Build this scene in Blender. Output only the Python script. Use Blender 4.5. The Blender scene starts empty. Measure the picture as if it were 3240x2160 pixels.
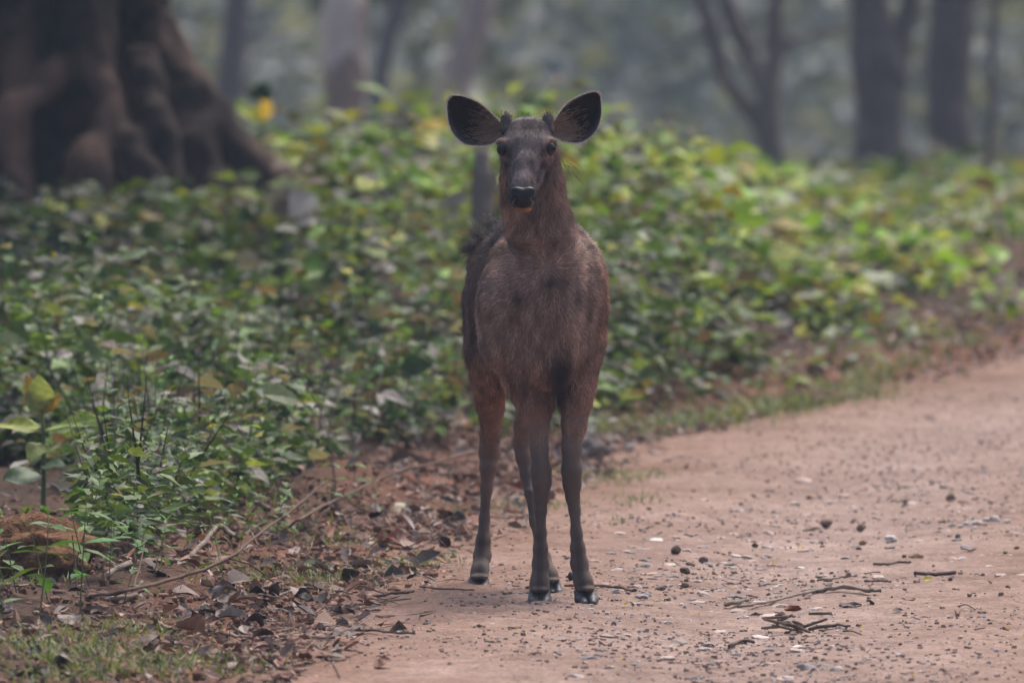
import bpy, bmesh, math, random
import numpy as np
import openvdb

rng = np.random.default_rng(7)
random.seed(7)
S = bpy.context.scene
C = S.collection

# ------------------------------------------------------------------ camera
F = 39549.0            # focal length in photo pixels (3240 wide)
CX, CY = 1620.0, 1080.0
HC = 1.85              # eye height, a jeep
TH = math.atan((1080 + 296) / F)
cam_d = bpy.data.cameras.new('camera')
cam = bpy.data.objects.new('camera', cam_d)
C.objects.link(cam)
S.camera = cam
cam.location = (0, 0, HC)
cam.rotation_euler = (math.pi / 2 - TH, 0, 0)
cam_d.sensor_width = 36.0
cam_d.lens = F / 3240 * 36.0
cam_d.clip_start = 0.5
cam_d.clip_end = 2000
cam_d.dof.use_dof = True
cam_d.dof.focus_distance = 32.95
cam_d.dof.aperture_fstop = 6.3
cam_d.dof.aperture_blades = 9

# ------------------------------------------------------------------ world, sun, exposure
SUN_EL, SUN_AZ = math.radians(62), math.radians(25)   # high, slightly behind and to the right of the deer
W = bpy.data.worlds.new('World')
S.world = W
W.use_nodes = True
nt = W.node_tree
nt.nodes.clear()
sky = nt.nodes.new('ShaderNodeTexSky')
sky.sky_type = 'NISHITA'
sky.sun_disc = False
sky.sun_elevation = SUN_EL
sky.sun_rotation = SUN_AZ
sky.air_density = 1.0
sky.dust_density = 6.0
sky.ozone_density = 1.0
bg = nt.nodes.new('ShaderNodeBackground')
bg.inputs['Strength'].default_value = 0.10
wo = nt.nodes.new('ShaderNodeOutputWorld')
nt.links.new(sky.outputs[0], bg.inputs[0])
nt.links.new(bg.outputs[0], wo.inputs[0])
sun_d = bpy.data.lights.new('sun', 'SUN')
sun_d.energy = 1.1
sun_d.angle = math.radians(22)
sun_d.color = (1.0, 0.95, 0.90)
sun = bpy.data.objects.new('sun', sun_d)
C.objects.link(sun)
sun.location = (10, 20, 30)
sd = np.array([math.sin(SUN_AZ) * math.cos(SUN_EL), math.cos(SUN_AZ) * math.cos(SUN_EL), math.sin(SUN_EL)])
from mathutils import Vector, Matrix
sun.rotation_euler = Vector(sd).to_track_quat('Z', 'Y').to_euler()
S.view_settings.view_transform = 'Standard'
S.view_settings.look = 'None'
S.view_settings.gamma = 1.0
S.view_settings.exposure = 1.1
S.view_settings.use_curve_mapping = False
S.render.engine = 'CYCLES'
S.cycles.max_bounces = 6
S.cycles.diffuse_bounces = 3
S.cycles.glossy_bounces = 2
S.cycles.transmission_bounces = 3
S.cycles.volume_bounces = 1
S.cycles.transparent_max_bounces = 6
S.cycles.use_denoising = True
HAZE = 0.0007

# ------------------------------------------------------------------ helpers: maths
def norm(v):
    return v / np.maximum(np.linalg.norm(v, axis=-1, keepdims=True), 1e-9)

def _hash(ix, iy, iz, seed):
    h = (ix * 374761393 + iy * 668265263 + iz * 2147483647 + seed * 974634773) & 0xFFFFFFFF
    h = ((h ^ (h >> 13)) * 1274126177) & 0xFFFFFFFF
    return ((h ^ (h >> 16)) & 0xFFFF) / 65535.0

def vnoise(x, y, z=None, seed=0):
    x = np.asarray(x, float); y = np.asarray(y, float)
    z = np.zeros_like(x) if z is None else np.asarray(z, float)
    fx, fy, fz = np.floor(x), np.floor(y), np.floor(z)
    ix, iy, iz = fx.astype(np.int64), fy.astype(np.int64), fz.astype(np.int64)
    u, v, w = x - fx, y - fy, z - fz
    u, v, w = u*u*(3-2*u), v*v*(3-2*v), w*w*(3-2*w)
    def g(a, b, c): return _hash(ix+a, iy+b, iz+c, seed)
    x00 = g(0,0,0)*(1-u)+g(1,0,0)*u; x10 = g(0,1,0)*(1-u)+g(1,1,0)*u
    x01 = g(0,0,1)*(1-u)+g(1,0,1)*u; x11 = g(0,1,1)*(1-u)+g(1,1,1)*u
    return ((x00*(1-v)+x10*v)*(1-w) + (x01*(1-v)+x11*v)*w) * 2 - 1

def fbm(x, y, z=None, oct=4, seed=0):
    s, a = 0, 1.0
    x = np.asarray(x, float); y = np.asarray(y, float)
    for o in range(oct):
        f = 2.0 ** o
        s = s + a * vnoise(x*f, y*f, None if z is None else np.asarray(z)*f, seed+o)
        a *= 0.5
    return s

def sstep(a, b, x):
    t = np.clip((x - a) / (b - a), 0, 1)
    return t * t * (3 - 2 * t)

# ------------------------------------------------------------------ helpers: where a pixel of the photo lies in the place
def ray(px, py):
    a = (px - CX) / F
    b = (CY - py) / F
    return np.array([a, math.cos(TH) + b * math.sin(TH), -math.sin(TH) + b * math.cos(TH)])

def P(px, py, depth):
    d = ray(px, py)
    return np.array([0, 0, HC]) + d * (depth / d[1])

_ed = [(-400, 2900), (400, 2450), (700, 2160), (900, 2000), (1180, 1830), (1400, 1680), (1600, 1555), (1900, 1400),
       (2300, 1310), (2690, 1240), (3050, 1170), (3240, 1100), (3700, 985), (4600, 880)]
_ey, _ex = [], []
for a_, b_ in _ed:
    r_ = ray(a_, b_); k_ = -HC / r_[2]
    _ex.append(r_[0]*k_); _ey.append(r_[1]*k_)
_ey = np.array([-40.] + _ey + [95., 150.]); _ex = np.array([-3.4] + _ex + [_ex[-1] + 14, _ex[-1] + 50])

def edge_x(y):
    y = np.asarray(y, float)
    return np.interp(y, _ey, _ex) + 0.05*vnoise(y*1.3, y*0+3.3, seed=5) + 0.025*vnoise(y*5.0, y*0+9.3, seed=6)

_bumps = []   # (x, y, rx, ry, h)  heaps of soil along the verge
def add_bump(px, py, w, depthlen, h):
    r = ray(px, py); k = -HC / r[2]
    _bumps.append((r[0]*k, r[1]*k, w, depthlen, h))
add_bump(1090, 1600, .20, .45, .10)
add_bump(960, 1640, .14, .4, .06)
add_bump(760, 1790, .20, .35, .055)
add_bump(930, 1700, .16, .3, .04)
add_bump(1330, 1540, .20, .5, .05)
add_bump(420, 1900, .25, .4, .035)

def hgt(x, y):
    x = np.asarray(x, float); y = np.asarray(y, float)
    s = x - edge_x(y)                         # > 0 on the track
    on = sstep(-0.25, 0.25, s)
    h = 0.03*fbm(x*0.45, y*0.35, oct=3, seed=11)
    verge = sstep(0.1, -1.2, s)
    h = h*(0.35 + 0.65*(1-on)) + 0.05*verge + 0.05*verge*fbm(x*0.8+4, y*0.8, oct=3, seed=21)
    h = h + (0.006*fbm(x*3.1, y*3.1, oct=3, seed=31))
    near = sstep(60, 45, y)
    h = h + near*0.0065*fbm(x*14, y*14, oct=2, seed=41)
    h = h + near*(1-on)*0.012*fbm(x*8, y*8, oct=3, seed=43)
    # shallow wheel rut
    h = h - 0.018*np.exp(-((s-1.15)/0.30)**2) + 0.012*np.exp(-((s-0.55)/0.35)**2)
    for bx, by, rx, ry, bh in _bumps:
        h = h + bh*np.exp(-((x-bx)/rx)**2 - ((y-by)/ry)**2)*(1+0.5*vnoise(x*18, y*18, seed=51))
    h = h + .10*sstep(.05, -.75, s)*sstep(43, 50, y)*sstep(75, 62, y)
    h = h - 3.2*sstep(78, 165, y) - 0.0*x
    return h

def G(px, py):
    r = ray(px, py)
    z = 0.0
    for _ in range(6):
        k = (z - HC) / r[2]
        x, y = r[0]*k, r[1]*k
        z = float(hgt(x, y))
    z += 0.006*float(sstep(-0.02, 0.08, x-edge_x(y)))          # the packed track lies on the soil
    return np.array([x, y, z])

# ------------------------------------------------------------------ helpers: objects
def mesh(name, V, Fs, mat=None, col=None, smooth=False, fmat=None):
    """V (n,3); Fs list of (m,k) index arrays; col (n,3) per vertex"""
    if not isinstance(Fs, (list, tuple)): Fs = [Fs]
    Fs = [np.asarray(f, np.int32) for f in Fs if len(f)]
    me = bpy.data.meshes.new(name)
    V = np.asarray(V, np.float32)
    me.vertices.add(len(V)); me.vertices.foreach_set('co', V.ravel())
    lo = np.concatenate([f.ravel() for f in Fs])
    tot = np.concatenate([np.full(len(f), f.shape[1], np.int32) for f in Fs])
    st = np.concatenate([[0], np.cumsum(tot)[:-1]]).astype(np.int32)
    me.loops.add(len(lo)); me.loops.foreach_set('vertex_index', lo)
    me.polygons.add(len(tot)); me.polygons.foreach_set('loop_start', st); me.polygons.foreach_set('loop_total', tot)
    me.polygons.foreach_set('use_smooth', np.full(len(tot), bool(smooth)))
    if col is not None:
        a = me.color_attributes.new('col', 'FLOAT_COLOR', 'POINT')
        c4 = np.ones((len(V), 4), np.float32); c4[:, :3] = col
        a.data.foreach_set('color', c4.ravel())
    me.update(calc_edges=True)
    me.validate()
    if mat: me.materials.append(mat)
    return me

def obj(name, me, parent=None, loc=None, kind=None):
    o = bpy.data.objects.new(name, me)
    C.objects.link(o)
    if parent: o.parent = parent
    if loc is not None: o.location = loc
    if kind: o['kind'] = kind
    return o

def tag(o, label, cat, group=None):
    o['label'] = label; o['category'] = cat
    if group: o['group'] = group
    return o

def thing(name, label, cat, loc=(0, 0, 0), rotz=0, group=None):
    o = bpy.data.objects.new(name, None)
    C.objects.link(o)
    o.empty_display_size = 0.1
    o.location = loc; o.rotation_euler = (0, 0, rotz)
    return tag(o, label, cat, group)

def dup(o, loc, rot, sc, label=None, color=None):
    c = o.copy(); C.objects.link(c)
    c.location = loc; c.rotation_euler = rot; c.scale = (sc, sc, sc) if np.isscalar(sc) else sc
    if label: c['label'] = label
    if color is not None: c.color = (*color, 1)
    for ch in list(o.children):
        k = ch.copy(); C.objects.link(k); k.parent = c
        if color is not None: k.color = (*color, 1)
    return c

def tube_mesh(pts, rad, n=8, seed=0, rough=0.0, cap=True, twist=0.0):
    """tapered tube through pts; returns V, [quads, tris]"""
    pts = np.asarray(pts, float); rad = np.asarray(rad, float)
    m = len(pts)
    tan = norm(np.gradient(pts, axis=0))
    ref = np.array([0., 0., 1.]) if abs(tan[0][2]) < 0.8 else np.array([0., 1., 0.])
    V = []
    for i in range(m):
        t = tan[i]
        s = norm(np.cross(t, ref)); u = np.cross(s, t); ref = u
        a = np.linspace(0, 2*math.pi, n, endpoint=False) + twist*i
        rr = rad[i]*(1 + rough*np.array([vnoise(math.cos(x)*1.7+seed, math.sin(x)*1.7+i*0.35, i*0.5, seed=seed) for x in a]))
        V.append(pts[i] + np.cos(a)[:, None]*rr[:, None]*s + np.sin(a)[:, None]*rr[:, None]*u)
    V = np.concatenate(V)
    q = []
    for i in range(m-1):
        for j in range(n):
            k = (j+1) % n
            q.append((i*n+j, i*n+k, (i+1)*n+k, (i+1)*n+j))
    tr = []
    if cap:
        V = np.vstack([V, pts[:1], pts[-1:]])
        for j in range(n):
            k = (j+1) % n
            tr.append((m*n, k, j)); tr.append((m*n+1, (m-1)*n+j, (m-1)*n+k))
    return V, np.array(q), np.array(tr) if tr else np.zeros((0, 3), int)

def resample(pts, k):
    """Catmull-Rom through the rows of pts, k steps each"""
    pts = np.asarray(pts, float)
    p = np.vstack([2*pts[0]-pts[1], pts, 2*pts[-1]-pts[-2]])
    out = []
    for i in range(1, len(p)-2):
        for t in np.linspace(0, 1, k, endpoint=False):
            out.append(0.5*((2*p[i]) + (-p[i-1]+p[i+1])*t + (2*p[i-1]-5*p[i]+4*p[i+1]-p[i+2])*t*t + (-p[i-1]+3*p[i]-3*p[i+1]+p[i+2])*t**3))
    out.append(pts[-1])
    return np.array(out)

def join(parts):
    """[(V, [faces...]), ...] -> V, faces grouped by size"""
    Vs, by, off = [], {}, 0
    for V, Fs in parts:
        Vs.append(V)
        for f in Fs:
            f = np.asarray(f)
            if len(f): by.setdefault(f.shape[1], []).append(f + off)
        off += len(V)
    return np.concatenate(Vs), [np.concatenate(v) for v in by.values()]

# leaf templates: (u along, v across, fold), faces
T_SMALL = (np.array([(0, 0), (.42, 1), (1, 0), (.42, -1), (.5, 0)]), np.array([(0, 1, 4), (1, 2, 4), (4, 2, 3), (0, 4, 3)]))
T_FULL = (np.array([(0, 0), (.18, .62), (.22, 0), (.18, -.62), (.5, 1), (.52, 0), (.5, -1), (.8, .55), (.82, 0), (.8, -.55), (1, 0)]),
          np.array([(0, 1, 2), (0, 2, 3), (1, 4, 5), (1, 5, 2), (2, 5, 6), (2, 6, 3), (4, 7, 8), (4, 8, 5), (5, 8, 9), (5, 9, 6), (7, 10, 8), (8, 10, 9)]))
T_LOBE = (np.array([(0, 0), (.16, .70), (.30, .52), (.45, .92), (.66, .42), (1, 0), (.66, -.42), (.45, -.92), (.30, -.52), (.16, -.70), (.36, 0)]),
          np.array([(0, 1, 10), (1, 2, 10), (2, 3, 10), (3, 4, 10), (4, 5, 10), (5, 6, 10), (6, 7, 10), (7, 8, 10), (8, 9, 10), (9, 0, 10)]))

def leaves(pos, dr, nr, L, Wd, col, T, fold=0.25, droop=0.25, shade=0.12):
    pos = np.asarray(pos, float); n = len(pos)
    dr = norm(np.asarray(dr, float)); nr = np.asarray(nr, float)
    nr = norm(nr - dr*np.sum(nr*dr, 1, keepdims=True)); sd_ = np.cross(dr, nr)
    uv, f = T
    u = uv[:, 0][None, :, None]; v = uv[:, 1][None, :, None]
    L = np.broadcast_to(np.asarray(L, float), (n,))[:, None, None]; Wd = np.broadcast_to(np.asarray(Wd, float), (n,))[:, None, None]
    dp = np.broadcast_to(np.asarray(droop, float), (n,))[:, None, None]
    V = pos[:, None, :] + dr[:, None, :]*u*L + sd_[:, None, :]*v*Wd*0.5 + nr[:, None, :]*(fold*np.abs(v)*Wd*0.5 - dp*L*u*u)
    m = len(uv)
    faces = (np.arange(n)[:, None, None]*m + f[None]).reshape(-1, 3)
    c = np.repeat(np.asarray(col, float)[:, None, :], m, 1)
    c = c*(1 + shade*(np.abs(uv[:, 1])[None, :, None]-0.4))
    return V.reshape(-1, 3), faces, c.reshape(-1, 3)

# ------------------------------------------------------------------ helpers: materials
def mat(name):
    m = bpy.data.materials.new(name); m.use_nodes = True
    n = m.node_tree; n.nodes.clear()
    out = n.nodes.new('ShaderNodeOutputMaterial')
    b = n.nodes.new('ShaderNodeBsdfPrincipled')
    n.links.new(b.outputs[0], out.inputs[0])
    return m, n, b, out

def node(n, t, **kw):
    x = n.nodes.new(t)
    for k, v in kw.items():
        if k.startswith('i_'):
            x.inputs[k[2:].replace('_', ' ')].default_value = v
        else: setattr(x, k, v)
    return x

def noise_node(n, scale, detail=4, rough=0.55, vec=None, dist=0.0):
    x = n.nodes.new('ShaderNodeTexNoise')
    x.inputs['Scale'].default_value = scale; x.inputs['Detail'].default_value = detail; x.inputs['Roughness'].default_value = rough
    x.inputs['Distortion'].default_value = dist
    if vec is not None: n.links.new(vec, x.inputs['Vector'])
    return x

def ramp(n, fac, stops):
    r = n.nodes.new('ShaderNodeValToRGB')
    e = r.color_ramp.elements
    while len(e) < len(stops): e.new(0.5)
    for i, (p, c) in enumerate(stops):
        e[i].position = p; e[i].color = (*c, 1) if len(c) == 3 else c
    n.links.new(fac, r.inputs[0])
    return r

def mix(n, typ, fac, a, b):
    x = n.nodes.new('ShaderNodeMix'); x.data_type = 'RGBA'; x.blend_type = typ
    for s, v in ((x.inputs[0], fac), (x.inputs[6], a), (x.inputs[7], b)):
        if hasattr(v, 'links') or hasattr(v, 'is_linked'): n.links.new(v, s)
        elif isinstance(v, (int, float)): s.default_value = v
        else: s.default_value = (*v, 1)
    return x.outputs[2]

def bump(n, b, h, strength, dist):
    x = n.nodes.new('ShaderNodeBump'); x.inputs['Strength'].default_value = strength; x.inputs['Distance'].default_value = dist
    n.links.new(h, x.inputs['Height']); n.links.new(x.outputs[0], b.inputs['Normal'])
    return x

def leaf_material(name, trans=0.3, rough=0.5, spec=0.28, use_obj=False):
    m, n, b, out = mat(name)
    at = node(n, 'ShaderNodeAttribute', attribute_name='col')
    c = at.outputs['Color']
    if use_obj:
        oi = node(n, 'ShaderNodeObjectInfo')
        c = mix(n, 'MULTIPLY', 1.0, c, oi.outputs['Color'])
    g = node(n, 'ShaderNodeNewGeometry')
    nz = noise_node(n, 35, 3, vec=g.outputs['Position'])
    r = ramp(n, nz.outputs['Fac'], [(0.3, (.72, .72, .72)), (0.7, (1.2, 1.2, 1.15))])
    c = mix(n, 'MULTIPLY', 1.0, c, r.outputs[0])
    n.links.new(c, b.inputs['Base Color'])
    b.inputs['Roughness'].default_value = rough
    b.inputs['Specular IOR Level'].default_value = spec
    tr = node(n, 'ShaderNodeBsdfTranslucent')
    c2 = mix(n, 'MULTIPLY', 1.0, c, (1.3, 1.25, 0.5))
    n.links.new(c2, tr.inputs[0])
    mx = node(n, 'ShaderNodeMixShader'); mx.inputs[0].default_value = trans
    n.links.new(b.outputs[0], mx.inputs[1]); n.links.new(tr.outputs[0], mx.inputs[2])
    n.links.new(mx.outputs[0], out.inputs[0])
    return m

M_LEAF = leaf_material('leaf_green')
M_LEAFO = leaf_material('leaf_green_own', use_obj=True)

def dead_leaf_material():
    m, n, b, out = mat('dead_leaf')
    oi = node(n, 'ShaderNodeObjectInfo')
    at = node(n, 'ShaderNodeAttribute', attribute_name='col')
    tc = node(n, 'ShaderNodeTexCoord')
    nz = noise_node(n, 22, 4, 0.6, tc.outputs['Object'])
    r = ramp(n, nz.outputs['Fac'], [(0.28, (.5, .48, .48)), (0.72, (1.3, 1.25, 1.2))])
    c = mix(n, 'MULTIPLY', 1.0, oi.outputs['Color'], at.outputs['Color'])
    c = mix(n, 'MULTIPLY', 1.0, c, r.outputs[0])
    n.links.new(c, b.inputs['Base Color'])
    b.inputs['Roughness'].default_value = 0.6
    b.inputs['Specular IOR Level'].default_value = 0.25
    bump(n, b, nz.outputs['Fac'], 0.4, 0.004)
    return m
M_DEAD = dead_leaf_material()

def vcol_material(name, rough=0.85, spec=0.2, nscale=60, amt=0.35, b_s=0.3, b_d=0.003):
    m, n, b, out = mat(name)
    at = node(n, 'ShaderNodeAttribute', attribute_name='col')
    g = node(n, 'ShaderNodeNewGeometry')
    nz = noise_node(n, nscale, 4, 0.6, g.outputs['Position'])
    r = ramp(n, nz.outputs['Fac'], [(0.25, (1-amt,)*3), (0.75, (1+amt,)*3)])
    c = mix(n, 'MULTIPLY', 1.0, at.outputs['Color'], r.outputs[0])
    n.links.new(c, b.inputs['Base Color'])
    b.inputs['Roughness'].default_value = rough
    b.inputs['Specular IOR Level'].default_value = spec
    bump(n, b, nz.outputs['Fac'], b_s, b_d)
    return m
M_LITTER = vcol_material('litter', 0.7, 0.25, 40, 0.3)
M_GRAVEL = vcol_material('gravel', 0.85, 0.2, 120, 0.25)

def objcol_material(name, rough, spec, nscale, lo, hi, bs=0.5, bd=0.003):
    m, n, b, out = mat(name)
    oi = node(n, 'ShaderNodeObjectInfo')
    tc = node(n, 'ShaderNodeTexCoord')
    nz = noise_node(n, nscale, 5, 0.65, tc.outputs['Object'])
    r = ramp(n, nz.outputs['Fac'], [(0.3, lo), (0.7, hi)])
    c = mix(n, 'MULTIPLY', 1.0, oi.outputs['Color'], r.outputs[0])
    n.links.new(c, b.inputs['Base Color'])
    b.inputs['Roughness'].default_value = rough; b.inputs['Specular IOR Level'].default_value = spec
    bump(n, b, nz.outputs['Fac'], bs, bd)
    return m
M_STONE = objcol_material('stone', 0.85, 0.25, 30, (.62, .58, .55), (1.25, 1.22, 1.2))
M_TWIG = objcol_material('twig_bark', 0.85, 0.2, 14, (.6, .56, .52), (1.3, 1.25, 1.2))

def road_material():
    m, n, b, out = mat('dirt_track')
    g = node(n, 'ShaderNodeNewGeometry'); p = g.outputs['Position']
    big = noise_node(n, 0.9, 5, 0.6, p)
    c = ramp(n, big.outputs['Fac'], [(0.30, (.25, .180, .150)), (0.5, (.318, .238, .204)), (0.72, (.395, .308, .270))]).outputs[0]
    at = node(n, 'ShaderNodeAttribute', attribute_name='col')      # soil kind: red loose soil on the verge, pale packed grit in the wheel line
    c = mix(n, 'MULTIPLY', 1.0, c, at.outputs['Color'])
    md = noise_node(n, 9, 5, 0.65, p)
    c = mix(n, 'MULTIPLY', 0.9, c, ramp(n, md.outputs['Fac'], [(0.3, (.66, .63, .61)), (0.68, (1.18, 1.17, 1.16))]).outputs[0])
    fn = noise_node(n, 70, 4, 0.7, p)
    c = mix(n, 'MULTIPLY', 0.9, c, ramp(n, fn.outputs['Fac'], [(0.32, (.62, .59, .57)), (0.62, (1.1, 1.1, 1.1))]).outputs[0])
    v1 = node(n, 'ShaderNodeTexVoronoi'); v1.inputs['Scale'].default_value = 26; n.links.new(p, v1.inputs['Vector'])
    msk = ramp(n, v1.outputs['Distance'], [(0.12, (1, 1, 1)), (0.2, (0, 0, 0))]).outputs[0]
    sel = noise_node(n, 2.2, 3, 0.6, p)
    selr = ramp(n, sel.outputs['Fac'], [(0.5, (0, 0, 0)), (0.62, (1, 1, 1))]).outputs[0]
    mm = mix(n, 'MULTIPLY', 1.0, msk, selr)
    c = mix(n, 'MIX', mm, c, mix(n, 'MIX', v1.outputs['Color'], (.30, .25, .22), (.52, .46, .42)))
    v2 = node(n, 'ShaderNodeTexVoronoi'); v2.inputs['Scale'].default_value = 34; n.links.new(p, v2.inputs['Vector'])
    m2 = ramp(n, v2.outputs['Distance'], [(0.08, (1, 1, 1)), (0.15, (0, 0, 0))]).outputs[0]
    c = mix(n, 'MIX', mix(n, 'MULTIPLY', 1.0, m2, (.75, .75, .75)), c, (.12, .075, .055))
    n.links.new(c, b.inputs['Base Color'])
    b.inputs['Roughness'].default_value = 0.95; b.inputs['Specular IOR Level'].default_value = 0.1
    hs = mix(n, 'ADD', 0.5, fn.outputs['Fac'], md.outputs['Fac'])
    bump(n, b, hs, 0.55, 0.012)
    return m

def soil_material():
    m, n, b, out = mat('forest_soil')
    g = node(n, 'ShaderNodeNewGeometry'); p = g.outputs['Position']
    at = node(n, 'ShaderNodeAttribute', attribute_name='col')
    a = noise_node(n, 3.0, 5, 0.65, p)
    c = mix(n, 'MULTIPLY', 1.0, at.outputs['Color'], ramp(n, a.outputs['Fac'], [(0.3, (.6, .58, .56)), (0.7, (1.3, 1.25, 1.2))]).outputs[0])
    f = noise_node(n, 45, 5, 0.7, p)
    c = mix(n, 'MULTIPLY', 0.9, c, ramp(n, f.outputs['Fac'], [(0.32, (.5, .48, .46)), (0.66, (1.25, 1.2, 1.18))]).outputs[0])
    n.links.new(c, b.inputs['Base Color'])
    b.inputs['Roughness'].default_value = 0.95; b.inputs['Specular IOR Level'].default_value = 0.1
    bump(n, b, f.outputs['Fac'], 0.7, 0.02)
    return m

def bark_material(name, lo, hi, patch, pscale=3.0, zs=0.25, ps=(0.5, 0.64)):
    m, n, b, out = mat(name)
    tc = node(n, 'ShaderNodeNewGeometry')
    mp = node(n, 'ShaderNodeMapping'); mp.inputs['Scale'].default_value = (1, 1, zs); n.links.new(tc.outputs['Position'], mp.inputs['Vector'])
    a = noise_node(n, 16, 6, 0.65, mp.outputs[0], 0.4)
    c = ramp(n, a.outputs['Fac'], [(0.3, lo), (0.7, hi)]).outputs[0]
    q = noise_node(n, pscale, 4, 0.6, tc.outputs['Position'], 0.6)
    c = mix(n, 'MIX', ramp(n, q.outputs['Fac'], [(ps[0], (0, 0, 0)), (ps[1], (1, 1, 1))]).outputs[0], c, patch)
    n.links.new(c, b.inputs['Base Color'])
    b.inputs['Roughness'].default_value = 0.9; b.inputs['Specular IOR Level'].default_value = 0.15
    bump(n, b, a.outputs['Fac'], 0.8, 0.03)
    return m

# ------------------------------------------------------------------ ground and track
def grid(xs, ys):
    X, Y = np.meshgrid(xs, ys)
    n, m = X.shape
    i = np.arange(n*m).reshape(n, m)
    q = np.stack([i[:-1, :-1], i[:-1, 1:], i[1:, 1:], i[1:, :-1]], -1).reshape(-1, 4)
    return X, Y, q

xs = np.unique(np.concatenate([np.arange(-85, -12, 6.), np.arange(-12, -2.6, .3), np.arange(-2.6, 2.8, .04), np.arange(2.8, 12, .3), np.arange(12, 86, 6.)]))
ys = np.unique(np.concatenate([np.arange(-25, 25, 2.5), np.arange(25, 29, .4), np.arange(29, 48, .05), np.arange(48, 62, .12), np.arange(62, 110, .8), np.arange(110, 331, 6.)]))
X, Y, q = grid(xs, ys)
Z = hgt(X, Y)
sg = X - edge_x(Y)
Z = Z - 0.09*sstep(0.06, 0.22, sg)*sstep(4.95, 4.8, sg)
gc = np.zeros(X.shape + (3,))
soil_dark = np.array((.085, .06, .047)); soil_red = np.array((.22, .115, .08))
tred = (sstep(-0.75, -0.05, sg) + 0.25*fbm(X*3, Y*3, oct=3, seed=61)).clip(0, 1)[..., None]
gc = soil_dark*(1-tred) + soil_red*tred
M_SOIL = soil_material(); M_ROAD = road_material()
ground = obj('ground', mesh('ground', np.stack([X, Y, Z], -1).reshape(-1, 3), q, M_SOIL, gc.reshape(-1, 3), True), kind='structure')

ts = np.concatenate([np.arange(-0.10, 0.5, .018), np.arange(0.5, 2.4, .025), np.arange(2.4, 5.0, .12)])
ys2 = np.unique(np.concatenate([np.arange(-25, 27, 2.), np.arange(27, 29, .2), np.arange(29, 40, .025), np.arange(40, 50, .05), np.arange(50, 62, .15), np.arange(62, 110, 1.)]))
Tt, Y2, q2 = grid(ts, ys2)
X2 = edge_x(Y2) + Tt
lift = 0.006*sstep(-0.02, 0.10, Tt + 0.05*fbm(X2*6, Y2*6, oct=3, seed=71)) - 0.012*sstep(0.04, -0.10, Tt) - 0.03*sstep(4.7, 4.95, Tt)
Z2 = hgt(X2, Y2) + lift
red = np.array((.80, .66, .58)); pale = np.array((1.06, 1.08, 1.10)); mid_ = np.array((.98, .90, .86))
k1 = sstep(0.75, 0.0, Tt + 0.25*fbm(X2*2, Y2*2, oct=3, seed=73))[..., None]
k2 = np.exp(-((Tt-1.2)/0.5)**2)[..., None]
rc = mid_*(1-k1) + red*k1
rc = rc*(1-0.7*k2) + pale*0.7*k2
road = obj('dirt_track', mesh('dirt_track', np.stack([X2, Y2, Z2], -1).reshape(-1, 3), q2, M_ROAD, rc.reshape(-1, 3), True), kind='structure')

# ------------------------------------------------------------------ SDF modelling
def sdf_mesh(segs, vox, k, pad=0.05, carve=(), noise=None):
    """segs: list of (a, b, ra, rb, k or None) ellipsoid sweeps, in metres."""
    lo = np.min([np.minimum(np.array(a)-ra, np.array(b)-rb) for a, b, ra, rb, _ in segs], axis=0) - pad
    hi = np.max([np.maximum(np.array(a)+ra, np.array(b)+rb) for a, b, ra, rb, _ in segs], axis=0) + pad
    N = np.ceil((hi-lo)/vox).astype(int) + 1
    fld = np.full(N, 0.3, np.float32)
    ax = [(lo[i] + vox*np.arange(N[i])).astype(np.float32) for i in range(3)]
    def ev(a, b, ra, rb, marg):
        l = np.minimum(np.array(a)-ra, np.array(b)-rb) - marg
        h = np.maximum(np.array(a)+ra, np.array(b)+rb) + marg
        i0 = np.maximum(((l-lo)/vox).astype(int), 0); i1 = np.minimum(((h-lo)/vox).astype(int)+2, N)
        sl = tuple(slice(i0[i], i1[i]) for i in range(3))
        gx = ax[0][sl[0]][:, None, None]; gy = ax[1][sl[1]][None, :, None]; gz = ax[2][sl[2]][None, None, :]
        ab = np.array(b, float)-np.array(a, float); L2 = max(float(ab@ab), 1e-12)
        t = np.clip(((gx-a[0])*ab[0] + (gy-a[1])*ab[1] + (gz-a[2])*ab[2])/L2, 0, 1).astype(np.float32)
        k0 = 0; k1_ = 0
        for i, gg in enumerate((gx, gy, gz)):
            r = ra[i] + t*(rb[i]-ra[i])
            qd = (gg - (a[i] + t*ab[i]))/r
            k0 = k0 + qd*qd; qd = qd/r; k1_ = k1_ + qd*qd
        k0 = np.sqrt(k0); k1_ = np.sqrt(k1_)
        return sl, (k0*(k0-1)/np.maximum(k1_, 1e-6)).astype(np.float32)
    for a, b, ra, rb, kk in segs:
        kk = k if kk is None else kk
        sl, d = ev(a, b, ra, rb, kk + vox*3)
        f = fld[sl]
        h = np.clip(0.5 + 0.5*(f-d)/kk, 0, 1)
        fld[sl] = f*(1-h) + d*h - kk*h*(1-h)
    for a, b, ra, rb, kk in carve:
        sl, d = ev(a, b, ra, rb, kk + vox*2)
        f = fld[sl]; d = -d
        h = np.clip(0.5 - 0.5*(f-d)/kk, 0, 1)
        fld[sl] = f*(1-h) + d*h + kk*h*(1-h)
    if noise is not None:
        gx, gy, gz = np.meshgrid(*ax, indexing='ij')
        m = np.abs(fld) < 4*vox
        fld[m] += noise(gx[m], gy[m], gz[m]).astype(np.float32)
    gr = openvdb.FloatGrid(0.3)
    gr.copyFromArray(fld)
    pts, quads = gr.convertToQuads(0.0)
    V = pts*vox + lo
    # nudge towards a smooth surface
    return V, quads[:, ::-1]

# ------------------------------------------------------------------ deer
DY0 = 33.0
FOOT = G(1780, 1918)
def L(px, py, dy):
    return P(px, py, DY0 + dy)
PXM = DY0/F     # metres per photo pixel at the deer

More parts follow.
